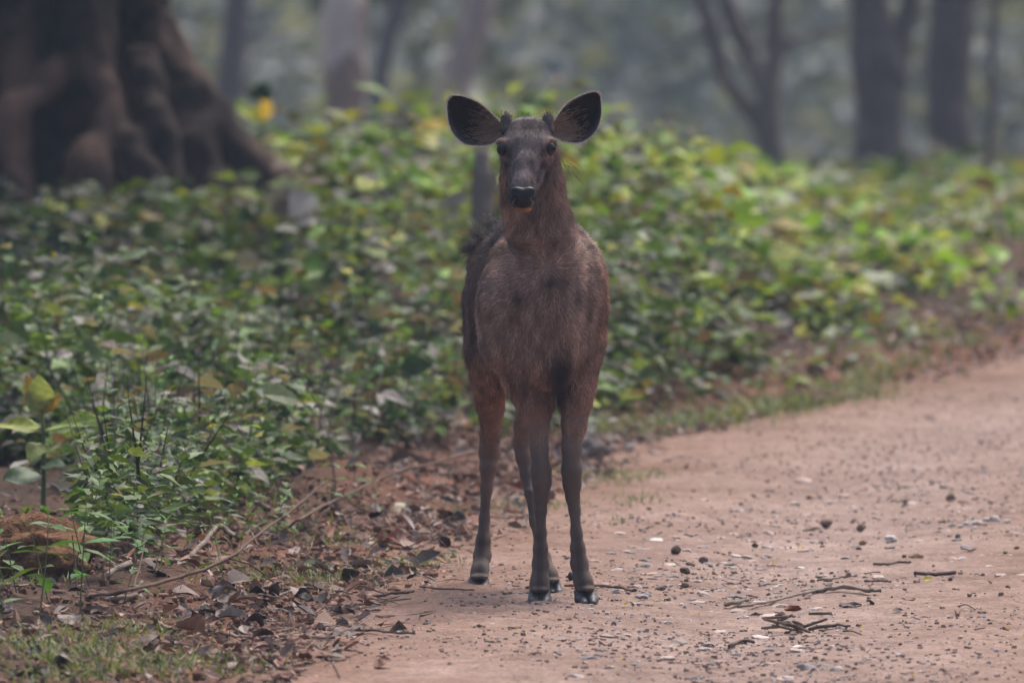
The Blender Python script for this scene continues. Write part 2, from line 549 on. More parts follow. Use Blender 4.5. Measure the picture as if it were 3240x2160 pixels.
def sw(rows, k=None, ryf=None):
    """rows (px, py, dy, rx, ry, rz) in pixels -> consecutive segments"""
    o = []
    pr = [(L(r[0], r[1], r[2]), np.array(r[3:6])*PXM*(DY0+r[2])/DY0) for r in rows]
    for (a, ra), (b, rb) in zip(pr[:-1], pr[1:]):
        o.append((a, b, ra, rb, k))
    return o

def leg(rows, k=0.010):
    """rows (px, py, dy, half width, depth factor)"""
    sh = lambda r: r[3] - (2.0 if r[1] > 1330 else 0)
    return sw([(r[0], r[1], r[2], sh(r), sh(r)*r[4], sh(r)*(r[5] if len(r) > 5 else 1)) for r in rows], k)

segs = []
segs += sw([(1728, 950, 0.02, 155, 120, 215), (1722, 935, 0.2, 168, 150, 238), (1706, 945, 0.42, 197, 150, 240), (1670, 915, 0.66, 184, 150, 225)], 0.05)
segs += sw([(1735, 960, -0.06, 140, 110, 210), (1740, 1060, -0.03, 120, 120, 170)], 0.05)          # brisket
segs += sw([(1640, 850, 0.06, 90, 120, 100), (1605, 970, 0.02, 90, 130, 150), (1606, 1060, 0.02, 90, 120, 120)], 0.016)      # image-left shoulder
segs += sw([(1830, 860, 0.06, 66, 110, 100), (1846, 970, 0.02, 66, 125, 150), (1838, 1080, 0.02, 66, 115, 120)], 0.03)
# neck
segs += sw([(1736, 820, -0.03, 108, 120, 90), (1708, 715, -0.06, 97, 112, 80), (1688, 640, -0.09, 92, 100, 70), (1683, 568, -0.12, 87, 92, 60), (1676, 495, -0.15, 77, 85, 60), (1670, 440, -0.17, 74, 70, 55)], 0.03)
# head
segs += sw([(1671, 424, -0.205, 76, 74, 50), (1667, 470, -0.25, 78, 56, 50)], 0.02)
segs += sw([(1667, 470, -0.255, 56, 48, 46), (1662, 530, -0.302, 37, 44, 44), (1657, 590, -0.347, 32, 38, 38), (1655, 622, -0.365, 37, 34, 34)], 0.014)
segs += sw([(1668, 500, -0.205, 76, 55, 50), (1661, 565, -0.258, 50, 40, 40), (1655, 625, -0.325, 38, 32, 30), (1655, 652, -0.345, 30, 25, 19)], 0.014)
for ex, ey in ((1589, 452), (1743, 450)):
    segs += sw([(ex-9*(1 if ex < 1660 else -1), ey+4, -0.232, 9, 18, 8), (ex, ey-3, -0.246, 15, 20, 7), (ex+14*(1 if ex < 1660 else -1), ey+2, -0.256, 10, 16, 8)], 0.010)
# hind legs
A = [(1560, 960, .66, 92, 1.7), (1548, 1110, .68, 74, 1.7), (1547, 1200, .73, 52, 1.5), (1552, 1297, .80, 38, 1.5), (1552, 1375, .85, 31, 1.5), (1549, 1428, .86, 34, 1.5), (1545, 1480, .84, 27, 1.35),
     (1539, 1545, .83, 19.5, 1.3), (1533, 1640, .82, 17, 1.3), (1529, 1709, .81, 23, 1.25), (1526, 1757, .80, 28, 1.2), (1520, 1796, .765, 26, 1.15), (1517, 1808, .745, 27, 1.1), (1516, 1824, .722, 32, 1.25, .36)]
B = [(1775, 960, .60, 92, 1.7), (1740, 1110, .60, 74, 1.6), (1690, 1270, .645, 45, 1.5), (1660, 1350, .68, 31, 1.5), (1649, 1404, .69, 27, 1.6), (1658, 1450, .67, 25, 1.35), (1668, 1500, .655, 22, 1.3),
     (1678, 1560, .62, 18, 1.3), (1692, 1650, .585, 16.5, 1.3), (1708, 1720, .56, 18, 1.3), (1722, 1762, .54, 20, 1.25), (1738, 1806, .50, 20, 1.15), (1747, 1820, .485, 18, 1.1), (1751, 1834, .468, 23, 1.25, .36)]
segs += leg(A, 0.014) + leg(B, 0.014)
# fore legs
Cc = [(1640, 1080, .03, 95, 1.3), (1668, 1190, .03, 76, 1.2), (1694, 1280, .01, 53, 1.2), (1703, 1355, 0, 35, 1.25), (1706, 1418, -.005, 29, 1.25), (1712, 1488, -.012, 32, 1.25), (1714, 1526, -.010, 30, 1.2),
      (1712, 1572, 0, 22, 1.25), (1711, 1612, .002, 19, 1.3), (1710, 1685, .002, 19, 1.3), (1710, 1733, .002, 23, 1.25), (1710, 1782, .005, 26, 1.2), (1708, 1830, -.005, 27, 1.15), (1707, 1848, -.010, 29, 1.1), (1707, 1864, -.018, 34, 1.25, .36)]
Dd = [(1835, 1080, .03, 76, 1.4), (1826, 1210, .02, 56, 1.3), (1822, 1273, .01, 46, 1.25), (1816, 1345, 0, 39, 1.25), (1809, 1418, -.005, 31, 1.25), (1808, 1488, -.012, 32, 1.25), (1810, 1530, -.010, 29, 1.2),
      (1812, 1572, 0, 22, 1.25), (1818, 1612, .002, 18.5, 1.3), (1824, 1685, .002, 18.5, 1.3), (1828, 1733, .002, 23, 1.25), (1833, 1782, .004, 28, 1.2), (1841, 1828, -.005, 27, 1.15), (1847, 1844, -.010, 29, 1.1), (1851, 1861, -.018, 34, 1.25, .36)]
segs += leg(Cc, 0.014) + leg(Dd, 0.014)
# scut
segs += sw([(1665, 800, .84, 26, 26, 30), (1660, 930, .90, 20, 16, 30)], 0.02)
# eye sockets and tear glands
carve = []
for (a, b, ra, rb, k_) in sw([(1600, 520, -0.285, 5, 9, 12), (1604, 532, -0.287, 4, 7, 8)], 0.006) + sw([(1722, 523, -0.287, 5, 9, 12), (1718, 535, -0.289, 4, 7, 8)], 0.006):
    carve.append((a, b, ra, rb, 0.006))
VX = 0.0042
Vd, Qd = sdf_mesh(segs, VX, 0.015, carve=carve)

def mesh_normals(V, Q):
    n = np.cross(V[Q[:, 2]]-V[Q[:, 0]], V[Q[:, 3]]-V[Q[:, 1]])
    vn = np.zeros_like(V)
    for i in range(4): np.add.at(vn, Q[:, i], n)
    return norm(vn), n

# a few Laplacian rounds take the voxel terracing out
def relax(V, Q, it, lam=0.5):
    e = np.concatenate([Q[:, [0, 1]], Q[:, [1, 2]], Q[:, [2, 3]], Q[:, [3, 0]]])
    cnt = np.zeros(len(V)); np.add.at(cnt, e[:, 0], 1); np.add.at(cnt, e[:, 1], 1)
    for s in range(it):
        acc = np.zeros_like(V); np.add.at(acc, e[:, 0], V[e[:, 1]]); np.add.at(acc, e[:, 1], V[e[:, 0]])
        V = V + (lam if s % 2 == 0 else -lam*0.96)*(acc/cnt[:, None]-V)
    return V
Vd = relax(Vd, Qd, 4)
vn, _ = mesh_normals(Vd, Qd)
cen = Vd.mean(0)
if np.mean(np.sum(vn*(Vd-cen), 1)) < 0:
    Qd = Qd[:, ::-1]; vn = -vn

def pxpy(p):
    """place on the animal, in photo pixels, plus distance behind the forefeet"""
    d = p[:, 1]
    f = np.array([0, math.cos(TH), -math.sin(TH)]); u = np.array([0, math.sin(TH), math.cos(TH)])
    r = p - np.array([0, 0, HC])
    zc = r@f
    return CX + F*r[:, 0]/zc, CY - F*(r@u)/zc, d - DY0

BROWN = np.array((.285, .192, .153)); FACE = np.array((.215, .172, .163)); DARK = np.array((.050, .038, .036))
RUFO = np.array((.23, .118, .082)); GREY = np.array((.25, .20, .178)); LEGD = np.array((.125, .096, .084)); CHIN = np.array((.42, .22, .115))

def coat(p):
    """coat markings of the animal, plus shading painted on muzzle and chest"""
    x, y, d = pxpy(p)
    n = len(p)
    c = np.tile(BROWN, (n, 1))
    def put(m, col):
        nonlocal c
        m = np.clip(m, 0, 1)[:, None]
        c = c*(1-m) + np.asarray(col)*m
    nz = fbm(p[:, 0]*14, p[:, 2]*9, p[:, 1]*9, oct=3, seed=3)
    put(0.45*sstep(-0.3, 0.9, nz), GREY)
    # rump and back
    back = sstep(.13, .26, d)*sstep(1250, 1080, y)*sstep(1860, 1800, x)
    put(0.8*back, np.array((.105, .075, .064)))
    put(0.75*back*sstep(900, 760, y), np.array((.075, .060, .056)))
    # flanks with a rufous edge on the image-right side, legs rufous inside and above
    put(0.75*sstep(1870, 1912, x)*sstep(640, 820, y)*sstep(1250, 1050, y), RUFO)
    put(0.75*np.exp(-((y-1270)/95)**2), RUFO)
    put(0.55*sstep(.4, .6, d)*np.exp(-((y-1430)/110)**2), RUFO)
    low = sstep(1330, 1480, y)
    put(0.9*low*(1-0.5*sstep(.6, .7, d)*sstep(1620, 1520, y)), LEGD)
    lx = np.min(np.abs(x[:, None]-np.array((1522, 1709, 1836))[None] - np.array((0, 0, .09))[None]*(y[:, None]-1790)), axis=1)
    put(0.7*sstep(1600, 1700, y)*sstep(7, 24, lx), np.array((.185, .130, .105)))
    put(0.6*sstep(1640, 1720, y)*sstep(14, 5, lx), np.array((.060, .047, .043)))
    put(0.55*sstep(.14, .04, d)*np.exp(-((x-1570)/42)**2-((y-960)/150)**2), np.array((.34, .255, .215)))  # shoulder ridge painted lighter to give the flatly lit chest some form
    put(0.5*sstep(.14, .04, d)*np.exp(-((x-1838)/36)**2-((y-960)/120)**2), np.array((.36, .27, .23)))  # highlight painted on the right side of the chest
    put(0.3*sstep(.14, .04, d)*np.exp(-((x-1668)/46)**2-((y-1075)/110)**2), np.array((.145, .10, .085)))  # shading painted into the middle of the chest
    put(0.15*sstep(.14, .04, d)*np.exp(-((x-1640)/30)**2-((y-840)/90)**2), np.array((.15, .105, .09)))
    # chest whorl and dark brush between the forelegs
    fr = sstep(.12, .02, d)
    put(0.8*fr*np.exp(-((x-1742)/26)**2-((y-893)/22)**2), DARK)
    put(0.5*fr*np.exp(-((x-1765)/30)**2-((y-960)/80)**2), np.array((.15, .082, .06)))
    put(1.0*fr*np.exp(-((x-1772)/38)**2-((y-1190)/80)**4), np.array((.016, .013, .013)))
    # neck: paler sandy throat sides
    nk = sstep(690, 620, y)*sstep(-.21, -.17, d)
    put(0.6*nk, np.array((.21, .135, .11)))
    # head
    hd = sstep(-.165, -.195, d)*sstep(700, 660, y)
    put(hd, FACE)
    put(0.55*hd*np.exp(-((x-1668)/60)**2-((y-405)/30)**2), np.array((.105, .072, .062)))
    put(0.8*hd*sstep(20, 42, np.abs(x-1662+.09*(y-470)))*sstep(465, 530, y), np.array((.105, .080, .076)))  # muzzle sides painted darker, as they catch less light
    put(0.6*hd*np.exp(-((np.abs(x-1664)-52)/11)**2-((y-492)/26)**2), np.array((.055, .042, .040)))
    put(0.5*hd*np.exp(-((np.abs(x-1664)-68)/14)**2-((y-512)/20)**2), np.array((.24, .16, .13)))
    for ex, ey in ((1590, 452), (1741, 449)):
        put(0.85*hd*np.exp(-((x-ex)/17)**2-((y-ey)/11)**2), np.array((.24, .15, .11)))
        put(0.95*hd*np.exp(-((x-ex)/19)**4-((y-(ey+22))/17)**4), np.array((.014, .011, .011)))
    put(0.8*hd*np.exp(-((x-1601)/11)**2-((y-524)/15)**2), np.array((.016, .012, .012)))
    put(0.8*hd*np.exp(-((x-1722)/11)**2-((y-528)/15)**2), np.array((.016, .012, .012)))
    put(0.6*hd*np.exp(-((x-1729)/16)**2-((y-505)/14)**2), np.array((.15, .09, .07)))
    put(hd*sstep(596, 612, y)*sstep(-.255, -.275, d)*sstep(52, 40, np.abs(x-1655)), np.array((.016, .014, .015)))
    put(hd*sstep(654, 660, y)*sstep(-.25, -.27, d), CHIN)
    return c*np.clip(1 + 0.10*nz[:, None], .6, 1.4)

m_, n_, b_, o_ = mat('deer_hide')
at_ = node(n_, 'ShaderNodeAttribute', attribute_name='col')
n_.links.new(at_.outputs['Color'], b_.inputs['Base Color'])
b_.inputs['Roughness'].default_value = 0.75; b_.inputs['Specular IOR Level'].default_value = 0.2
M_HIDE = m_
m_, n_, b_, o_ = mat('deer_hair')
at_ = node(n_, 'ShaderNodeAttribute', attribute_name='col')
n_.links.new(at_.outputs['Color'], b_.inputs['Base Color'])
b_.inputs['Roughness'].default_value = 0.5; b_.inputs['Specular IOR Level'].default_value = 0.35
M_HAIR = m_

def plain(name, col, rough, spec=0.5, nscale=0, amt=.3, coat_w=0.0):
    m, n, b, out = mat(name)
    b.inputs['Roughness'].default_value = rough; b.inputs['Specular IOR Level'].default_value = spec
    b.inputs['Coat Weight'].default_value = coat_w; b.inputs['Coat Roughness'].default_value = 0.12
    if nscale:
        g = node(n, 'ShaderNodeTexCoord')
        nz = noise_node(n, nscale, 4, 0.6, g.outputs['Object'])
        r = ramp(n, nz.outputs['Fac'], [(0.3, tuple(np.array(col)*(1-amt))), (0.7, tuple(np.array(col)*(1+amt)))])
        n.links.new(r.outputs[0], b.inputs['Base Color'])
        bump(n, b, nz.outputs['Fac'], 0.4, 0.001)
    else: b.inputs['Base Color'].default_value = (*col, 1)
    return m

deer = thing('deer', 'young dark brown deer with big round ears standing on the edge of the dirt track', 'deer', tuple(FOOT))
o0 = np.array(FOOT)
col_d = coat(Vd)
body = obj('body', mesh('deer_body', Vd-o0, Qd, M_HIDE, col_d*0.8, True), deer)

# eyes
def ico(sub=2):
    bm = bmesh.new(); bmesh.ops.create_icosphere(bm, subdivisions=sub, radius=1.0)
    V = np.array([v.co[:] for v in bm.verts]); T = np.array([[v.index for v in f.verts] for f in bm.faces]); bm.free()
    return V, T
M_EYE = plain('deer_eye', (.004, .003, .003), 0.08, 0.5)
iv, it_ = ico(3)
for ex, ey, ed in ((1590, 472, -.2565), (1742, 471, -.2565)):
    s = 1 if ex > 1660 else -1
    c = L(ex, ey, ed)
    obj('eye', mesh('deer_eye', iv*np.array((.0155, .0165, .0185)), it_, M_EYE, None, True), deer, tuple(c-o0))

# nose pad
M_NOSE = plain('deer_nose', (.008, .007, .009), 0.40, 0.26, 260, .4)
ns = sw([(1655, 620, -.366, 38, 26, 22), (1655, 640, -.364, 33, 26, 17)], .010) + sw([(1636, 604, -.385, 21, 16, 14), (1638, 622, -.394, 19, 13, 12)], .008) + sw([(1674, 604, -.385, 21, 16, 14), (1670, 622, -.394, 18, 13, 12)], .008) \
   + sw([(1655, 612, -.388, 24, 16, 16), (1655, 640, -.386, 30, 14, 12)], .008) + sw([(1633, 645, -.372, 10, 12, 7), (1655, 650, -.382, 20, 12, 8)], .008) + sw([(1655, 650, -.382, 20, 12, 8), (1677, 645, -.372, 10, 12, 7)], .008)
ncv = [(a, b, ra, rb, .004) for a, b, ra, rb, _ in sw([(1628, 628, -.402, 6, 12, 5), (1620, 632, -.392, 7, 12, 7)]) + sw([(1681, 627, -.402, 6, 12, 5), (1689, 631, -.392, 7, 12, 7)])]
Vn_, Qn_ = sdf_mesh(ns, .0016, .008, pad=.01, carve=ncv)
nn, _ = mesh_normals(Vn_, Qn_)
if np.mean(np.sum(nn*(Vn_-Vn_.mean(0)), 1)) < 0: Qn_ = Qn_[:, ::-1]
obj('nose', mesh('deer_nose', Vn_-o0, Qn_, M_NOSE, None, True), deer)

# antler buds
M_BUD = plain('antler_velvet', (.075, .065, .064), 0.9, 0.15, 120, .35)
for rows in ([(1607, 412, -.210, 25, 25, 20), (1603, 388, -.203, 18, 18, 14), (1601, 372, -.199, 16, 16, 10)], [(1730, 412, -.210, 25, 25, 20), (1733, 386, -.203, 18.5, 18.5, 14), (1734, 370, -.199, 17, 17, 10)]):
    Vb, Qb = sdf_mesh(sw(rows), .0022, .008, pad=.012)
    nb, _ = mesh_normals(Vb, Qb)
    if np.mean(np.sum(nb*(Vb-Vb.mean(0)), 1)) < 0: Qb = Qb[:, ::-1]
    obj('antler_bud', mesh('antler_bud', Vb-o0, Qb, M_BUD, None, True), deer)

# ears: a cupped shell with thickness
M_EAR = M_HIDE
EAR_L = ([(1590, 398), (1575, 378), (1553, 358), (1521, 330), (1483, 311), (1452, 303), (1430, 303)], [(1590, 425), (1572, 446), (1545, 458), (1505, 461), (1470, 455), (1440, 430), (1422, 396), (1415, 350), (1416, 322)])
EAR_R = ([(1750, 396), (1768, 362), (1790, 333), (1820, 312), (1852, 297), (1880, 291), (1893, 294)], [(1752, 428), (1775, 442), (1800, 450), (1830, 452), (1860, 440), (1888, 410), (1902, 365), (1901, 325), (1899, 305)])
ear_rims, ear_in = [], []
def resamp(poly, n):
    p = resample(poly, 8); s = np.concatenate([[0], np.cumsum(np.linalg.norm(np.diff(p, axis=0), axis=1))])
    t = np.linspace(0, s[-1], n)
    return np.stack([np.interp(t, s, p[:, 0]), np.interp(t, s, p[:, 1])], 1)
for (up, lo_), sgn in ((EAR_L, -1), (EAR_R, 1)):
    nu, nv = 26, 17
    a = resamp(up, nu); b = resamp(lo_, nu)
    fr, bk = [], []
    for i in range(nu):
        u = i/(nu-1)
        for j in range(nv):
            v = j/(nv-1)
            p2 = a[i]*(1-v) + b[i]*v
            w = 1-(2*v-1)**2
            cup = 0.045*math.sin(math.pi*min(1, .12+u*.88))**.7*w
            fwd = -0.012*math.sin(math.pi*u)*(1-w)
            dyv = -0.17 + 0.02*u + cup + fwd
            fr.append(L(p2[0], p2[1], dyv)); bk.append(L(p2[0], p2[1], dyv+0.0035*(0.35+w)))
    fr, bk = np.array(fr), np.array(bk)
    i = np.arange(nu*nv).reshape(nu, nv); n0 = nu*nv
    qa = np.stack([i[:-1, :-1], i[1:, :-1], i[1:, 1:], i[:-1, 1:]], -1).reshape(-1, 4)
    qb = qa[:, ::-1] + n0
    ring = np.concatenate([i[:, 0], i[-1, 1:], i[::-1, -1][1:], i[0, ::-1][1:-1]])
    nx = np.roll(ring, -1)
    qr = np.stack([ring, nx, nx+n0, ring+n0], 1)
    uu = np.repeat(np.arange(nu)/(nu-1), nv); vv = np.tile(np.arange(nv)/(nv-1), nu)
    inn = np.array((.020, .0145, .0145)); cin = np.tile(inn, (n0, 1))
    bs = sstep(.34, .10, uu)[:, None]*0.7
    cin = cin*(1-bs) + np.array((.20, .13, .10))*bs
    lowg = (sstep(.75, 1.0, vv)*sstep(.2, .5, uu))[:, None]*.8
    cin = cin*(1-lowg) + np.array((.085, .078, .082))*lowg
    rim = np.maximum(sstep(.96, 1, np.abs(2*vv-1)), sstep(.97, 1, uu))[:, None]*.6
    cin = cin*(1-rim) + np.array((.20, .16, .145))*rim
    cb = np.tile(np.array((.10, .072, .06)), (n0, 1))
    fl = sgn < 0
    Fq = np.concatenate([qa, qb, qr])
    obj('ear', mesh('deer_ear', np.concatenate([fr, bk])-o0, Fq[:, ::-1] if fl else Fq, M_EAR, np.concatenate([cin, cb]), True), deer)
    ear_rims.append((fr[ring], fr.mean(0)))
    ear_in.append((fr.reshape(nu, nv, 3), sgn))

# hooves: two claws per foot
M_HOOF = plain('hoof_horn', (.070, .064, .068), 0.5, 0.35, 70, .4)
def claw(cx, top, gy, dy, half, lean, s_):
    """one claw: a blunt wedge from the coronet forward and down to the toe, flat on the ground"""
    h = half
    rows = [(cx + s_*h*.50, top+2, dy+.010, h*.50, h*.95, h*.30), (cx + s_*h*.50 + lean*.5, (top+gy)/2+4, dy-.004, h*.53, h*1.05, h*.42), (cx + s_*h*.40 + lean, gy-h*.30, dy-.026, h*.40, h*.80, h*.36)]
    Vc, Qc = sdf_mesh(sw(rows), .0017, .010, pad=.008)
    nc, _ = mesh_normals(Vc, Qc)
    if np.mean(np.sum(nc*(Vc-Vc.mean(0)), 1)) < 0: Qc = Qc[:, ::-1]
    gz = G(cx, gy)[2]
    Vc[:, 2] = np.maximum(Vc[:, 2], gz-.002)
    return Vc, Qc
for cx, top, gy, dy, half, lean in ((1515, 1832, 1872, .715, 33, -1), (1707, 1872, 1919, -.024, 35, 2), (1850, 1868, 1915, -.024, 35, 12), (1750, 1842, 1887, .462, 24, 10)):
    for s in (-1, 1):
        Vc, Qc = claw(cx, top, gy, dy, half, lean, s)
        obj('hoof', mesh('hoof', Vc-o0, Qc, M_HOOF, None, True), deer)
for cx, cy, dy in ((1806, 1822, .045), (1690, 1832, .05)):
    obj('dewclaw', mesh('dewclaw', ico(2)[0]*np.array((.008, .009, .013)), it_ if False else ico(2)[1], M_HOOF, None, True), deer, tuple(L(cx, cy, dy)-o0))

# fur
def fur(roots, nrm_, n_dir, length, lift, colr, seed, rad=.00045, curl=.25):
    r = np.random.default_rng(seed)
    n = len(roots)
    d = norm(n_dir - nrm_*np.sum(n_dir*nrm_, 1, keepdims=True))
    d = norm(d + curl*r.normal(size=(n, 3)))
    lf = lift[:, None]
    s0 = norm(d*(1-lf*.6) + nrm_*(lf + .25)); s1 = norm(d + nrm_*lf*.6); s2 = norm(d + nrm_*lf*.1 + np.array([0, 0, -.15]))
    l = length[:, None]/3
    p0 = roots - nrm_*.001; p1 = p0 + s0*l; p2 = p1 + s1*l; p3 = p2 + s2*l
    return np.stack([p0, p1, p2, p3], 1)

tri = np.concatenate([Qd[:, [0, 1, 2]], Qd[:, [0, 2, 3]]])
ar = np.linalg.norm(np.cross(Vd[tri[:, 1]]-Vd[tri[:, 0]], Vd[tri[:, 2]]-Vd[tri[:, 0]]), axis=1)/2
tc_ = Vd[tri].mean(1)
tnx = vn[tri].mean(1)
wgt = ar*np.where(tnx[:, 1] < 0.35, 1.0, 0.12)*np.where((tc_[:, 1] < DY0-.19) & (tc_[:, 2] > 1.0), 4.5, 1.0)
NH = 190000
ti = rng.choice(len(tri), NH, p=wgt/wgt.sum())
bb = rng.random((NH, 2)); fl_ = bb.sum(1) > 1; bb[fl_] = 1-bb[fl_]
w3 = np.stack([1-bb.sum(1), bb[:, 0], bb[:, 1]], 1)
roots = (Vd[tri[ti]]*w3[..., None]).sum(1); rn = norm((vn[tri[ti]]*w3[..., None]).sum(1))
hx, hy, hd_ = pxpy(roots)
keep = (hy < 1850)
head = (hd_ < -.18) & (hy < 690)
keep &= ~(head & (hy > 592) & (hy < 660) & (hd_ < -.325))          # bare nose
for ex, ey in ((1589, 471), (1742, 470)):
    keep &= ~(head & (((hx-ex)/20)**2 + ((hy-ey-2)/21)**2 < 1))
roots, rn, hx, hy, hd_, head = roots[keep], rn[keep], hx[keep], hy[keep], hd_[keep], head[keep]
n = len(roots)
gd = np.tile(np.array([0, .35, -1.0]), (n, 1))
gd[head] = np.array([0, .7, .75])
frm = sstep(.12, -.02, hd_)*sstep(690, 800, hy)*(~head)
dx, dz = (hx-1742)/100, -(hy-893)/100
rad_ = np.stack([dx*0.9, np.full(n, .35), dz*0.9 - .5], 1)
gd = gd*(1-frm[:, None]) + rad_*frm[:, None]
backm = sstep(.25, .45, hd_)*sstep(980, 800, hy)
gd = gd*(1-backm[:, None]) + np.array([-.55, .75, -.15])*backm[:, None]
ln = np.full(n, .017)
ln = np.where((hy < 850) & ~head, .021, ln)
ln = ln + backm*.016
ln = ln + .018*np.exp(-((hx-1772)/34)**2-((hy-1180)/75)**2)*(hd_ < .1)
ln = np.where(hy > 1290, ln*.5, ln); ln = np.where(hy > 1400, .0042, ln)
ln = np.where(head, .0075, ln); ln = np.where(head & (hy < 410), .011, ln)
ln = np.where(head & (hy > 650), .006, ln)
ln = ln*rng.uniform(.6, 1.25, n)
lift = np.full(n, .22) + backm*.35 + .12*(~head)*(hy < 1250)*rng.random(n)
lift = np.where(head, .16, np.where(hy > 1350, .10, lift))
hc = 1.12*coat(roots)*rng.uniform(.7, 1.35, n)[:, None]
clump = fbm(roots[:, 0]*60, roots[:, 2]*22, roots[:, 1]*30, oct=2, seed=91)
hc = hc*np.maximum(.25, 1 + .62*clump[:, None])
hc[head] = hc[head]*(1+.30*fbm(roots[head][:, 0]*150, roots[head][:, 2]*90, roots[head][:, 1]*90, oct=2, seed=97)[:, None])
pale_t = (rng.random(n) < .15) & ~head & (hy < 1300)
hc[pale_t] = hc[pale_t]*1.7 + .012
gd = gd + .35*np.stack([vnoise(roots[:, 0]*25, roots[:, 2]*25, roots[:, 1]*25, seed=95), np.zeros(n), vnoise(roots[:, 0]*25, roots[:, 2]*25, roots[:, 1]*25, seed=96)*.5], 1)*(~head)[:, None]
H = [fur(roots, rn, gd, ln, lift, hc, 1)]
HCOL = [hc]; HRAD = [np.where(head | (hy > 1400), .00042, .00055)]
# pale fringe round the ears, tan tufts inside
for (ring_, mid) in ear_rims:
    k = 1500
    idx = rng.integers(0, len(ring_), k); t = rng.random(k)[:, None]
    p = ring_[idx]*(1-t) + ring_[(idx+1) % len(ring_)]*t
    far = np.linalg.norm(p - p.mean(0), axis=1) > 0
    d = norm(p-mid) + .5*rng.normal(size=(k, 3))*np.array([1, .6, 1])
    l = rng.uniform(.003, .008, k)
    st_ = np.stack([p, p+norm(d)*l[:, None]*.5, p+norm(d)*l[:, None]], 1)
    st_ = np.concatenate([st_[:, :1], st_[:, 1:2]*.5+st_[:, :1]*.5, st_[:, 1:]], 1)
    H.append(st_); HCOL.append(np.tile(np.array((.62, .56, .54)), (k, 1))*rng.uniform(.6, 1.2, (k, 1))); HRAD.append(np.full(k, .0004))
for g_, sgn in ear_in:
    k = 2600
    ui = (rng.beta(1.3, 9, k)*25).astype(int).clip(0, 24); vi = (rng.beta(2, 1.6, k)*16).astype(int).clip(0, 16)
    p = g_[ui, vi] + rng.normal(size=(k, 3))*.002
    d = norm(g_[np.minimum(ui+4, 25), vi]-g_[ui, vi]) + np.array([0, -.35, -.1]) + 0.12*rng.normal(size=(k, 3))
    d = norm(d); l = rng.uniform(.010, .024, k)[:, None]
    st_ = np.stack([p, p+d*l/3+np.array([0, -.002, 0]), p+d*l*2/3+np.array([0, -.003, -.001]), p+d*l+np.array([0, -.002, -.003])], 1)
    H.append(st_); HCOL.append(np.tile(np.array((.46, .32, .24)), (k, 1))*rng.uniform(.4, 1.2, (k, 1))); HRAD.append(np.full(k, .0006))
# crest tufts along the back and the scruff on the image-left outline, stray throat hairs
def tuft(px, py, dy, k, dirv, l0, l1, col, spread):
    p = np.array([L(px, py, dy)]) + rng.normal(size=(k, 3))*spread
    d = norm(np.array(dirv) + .35*rng.normal(size=(k, 3))); l = rng.uniform(l0, l1, k)[:, None]
    H.append(np.stack([p, p+d*l/3, p+d*l*2/3, p+d*l+np.array([0, 0, -.004])], 1))
    HCOL.append(np.tile(np.array(col), (k, 1))*rng.uniform(.5, 1.5, (k, 1))); HRAD.append(np.full(k, .0005))
tuft(1490, 785, .62, 260, (-.6, .3, .15), .012, .030, (.075, .05, .042), .010)
tuft(1518, 745, .60, 260, (-.5, .3, .4), .012, .028, (.085, .06, .052), .012)
tuft(1548, 712, .55, 260, (-.4, .3, .5), .012, .028, (.09, .065, .057), .013)
tuft(1478, 1036, .68, 60, (-1, .1, -.2), .012, .025, (.045, .03, .026), .005)
tuft(1668, 390, -.20, 160, (0, -.1, 1), .006, .016, (.07, .045, .04), .010)
for bx_ in (1603, 1733):
    for k_, yy_ in enumerate((366, 378, 390, 402)): tuft(bx_, yy_, -.214+.003*(3-k_), 130, (0, -.5, .6), .003, .006, (.13, .11, .105), .0075 if k_ else .006)
tuft(1782, 530, -.12, 24, (.6, 0, -1), .03, .06, (.12, .085, .07), .012)
HP = np.concatenate(H) - o0; HCc = np.concatenate(HCOL); HR = np.concatenate(HRAD)
cu = bpy.data.hair_curves.new('deer_fur')
cu.add_curves([4]*len(HP))
cu.attributes['position'].data.foreach_set('vector', HP.reshape(-1, 3).astype(np.float32).ravel())
ra = cu.attributes.new('radius', 'FLOAT', 'POINT')
ra.data.foreach_set('value', (HR[:, None]*np.array([1, .9, .65, .2])[None]).astype(np.float32).ravel())
ca = cu.attributes.new('col', 'FLOAT_COLOR', 'CURVE')
c4 = np.ones((len(HP), 4), np.float32); c4[:, :3] = HCc
ca.data.foreach_set('color', c4.ravel())
cu.materials.append(M_HAIR)
fo = obj('fur', cu, deer); fo['kind'] = 'stuff'

# ------------------------------------------------------------------ trees
def tree_trunk(path, depth, mat_, name='trunk', n=14, rough=.10, seed=1):
    """path: (px, py, half width px) from the foot upwards at one distance"""
    pts = [P(a, b, depth) for a, b, _ in path]; rd = [c*depth/F for *_, c in path]
    return pts, rd

def crown_mesh(name, n, rx, rz, size, cols, seed, mat_):
    r = np.random.default_rng(seed)
    k = 26
    cc = norm(r.normal(size=(k, 3)))*r.uniform(.3, 1, (k, 1))*np.array([rx, rx, rz])
    which = r.integers(0, k, n)
    pos = cc[which] + r.normal(size=(n, 3))*rx*.16
    d = norm(r.normal(size=(n, 3)) + np.array([0, 0, -.5])); nr = norm(r.normal(size=(n, 3)) + np.array([0, 0, 1.2]))
    col = np.array(cols)[r.integers(0, len(cols), n)]*r.uniform(.7, 1.3, (n, 1))
    V, f, c = leaves(pos, d, nr, size*r.uniform(.7, 1.3, n), size*.55, col, T_SMALL)
    return mesh(name, V, f, mat_, c)
CROWN_COLS = [(.05, .085, .03), (.07, .11, .04), (.09, .12, .05)]
CR = [crown_mesh('crown', 1500, 2.3, 1.5, .34, CROWN_COLS, s, M_LEAF) for s in (101, 102, 103)]

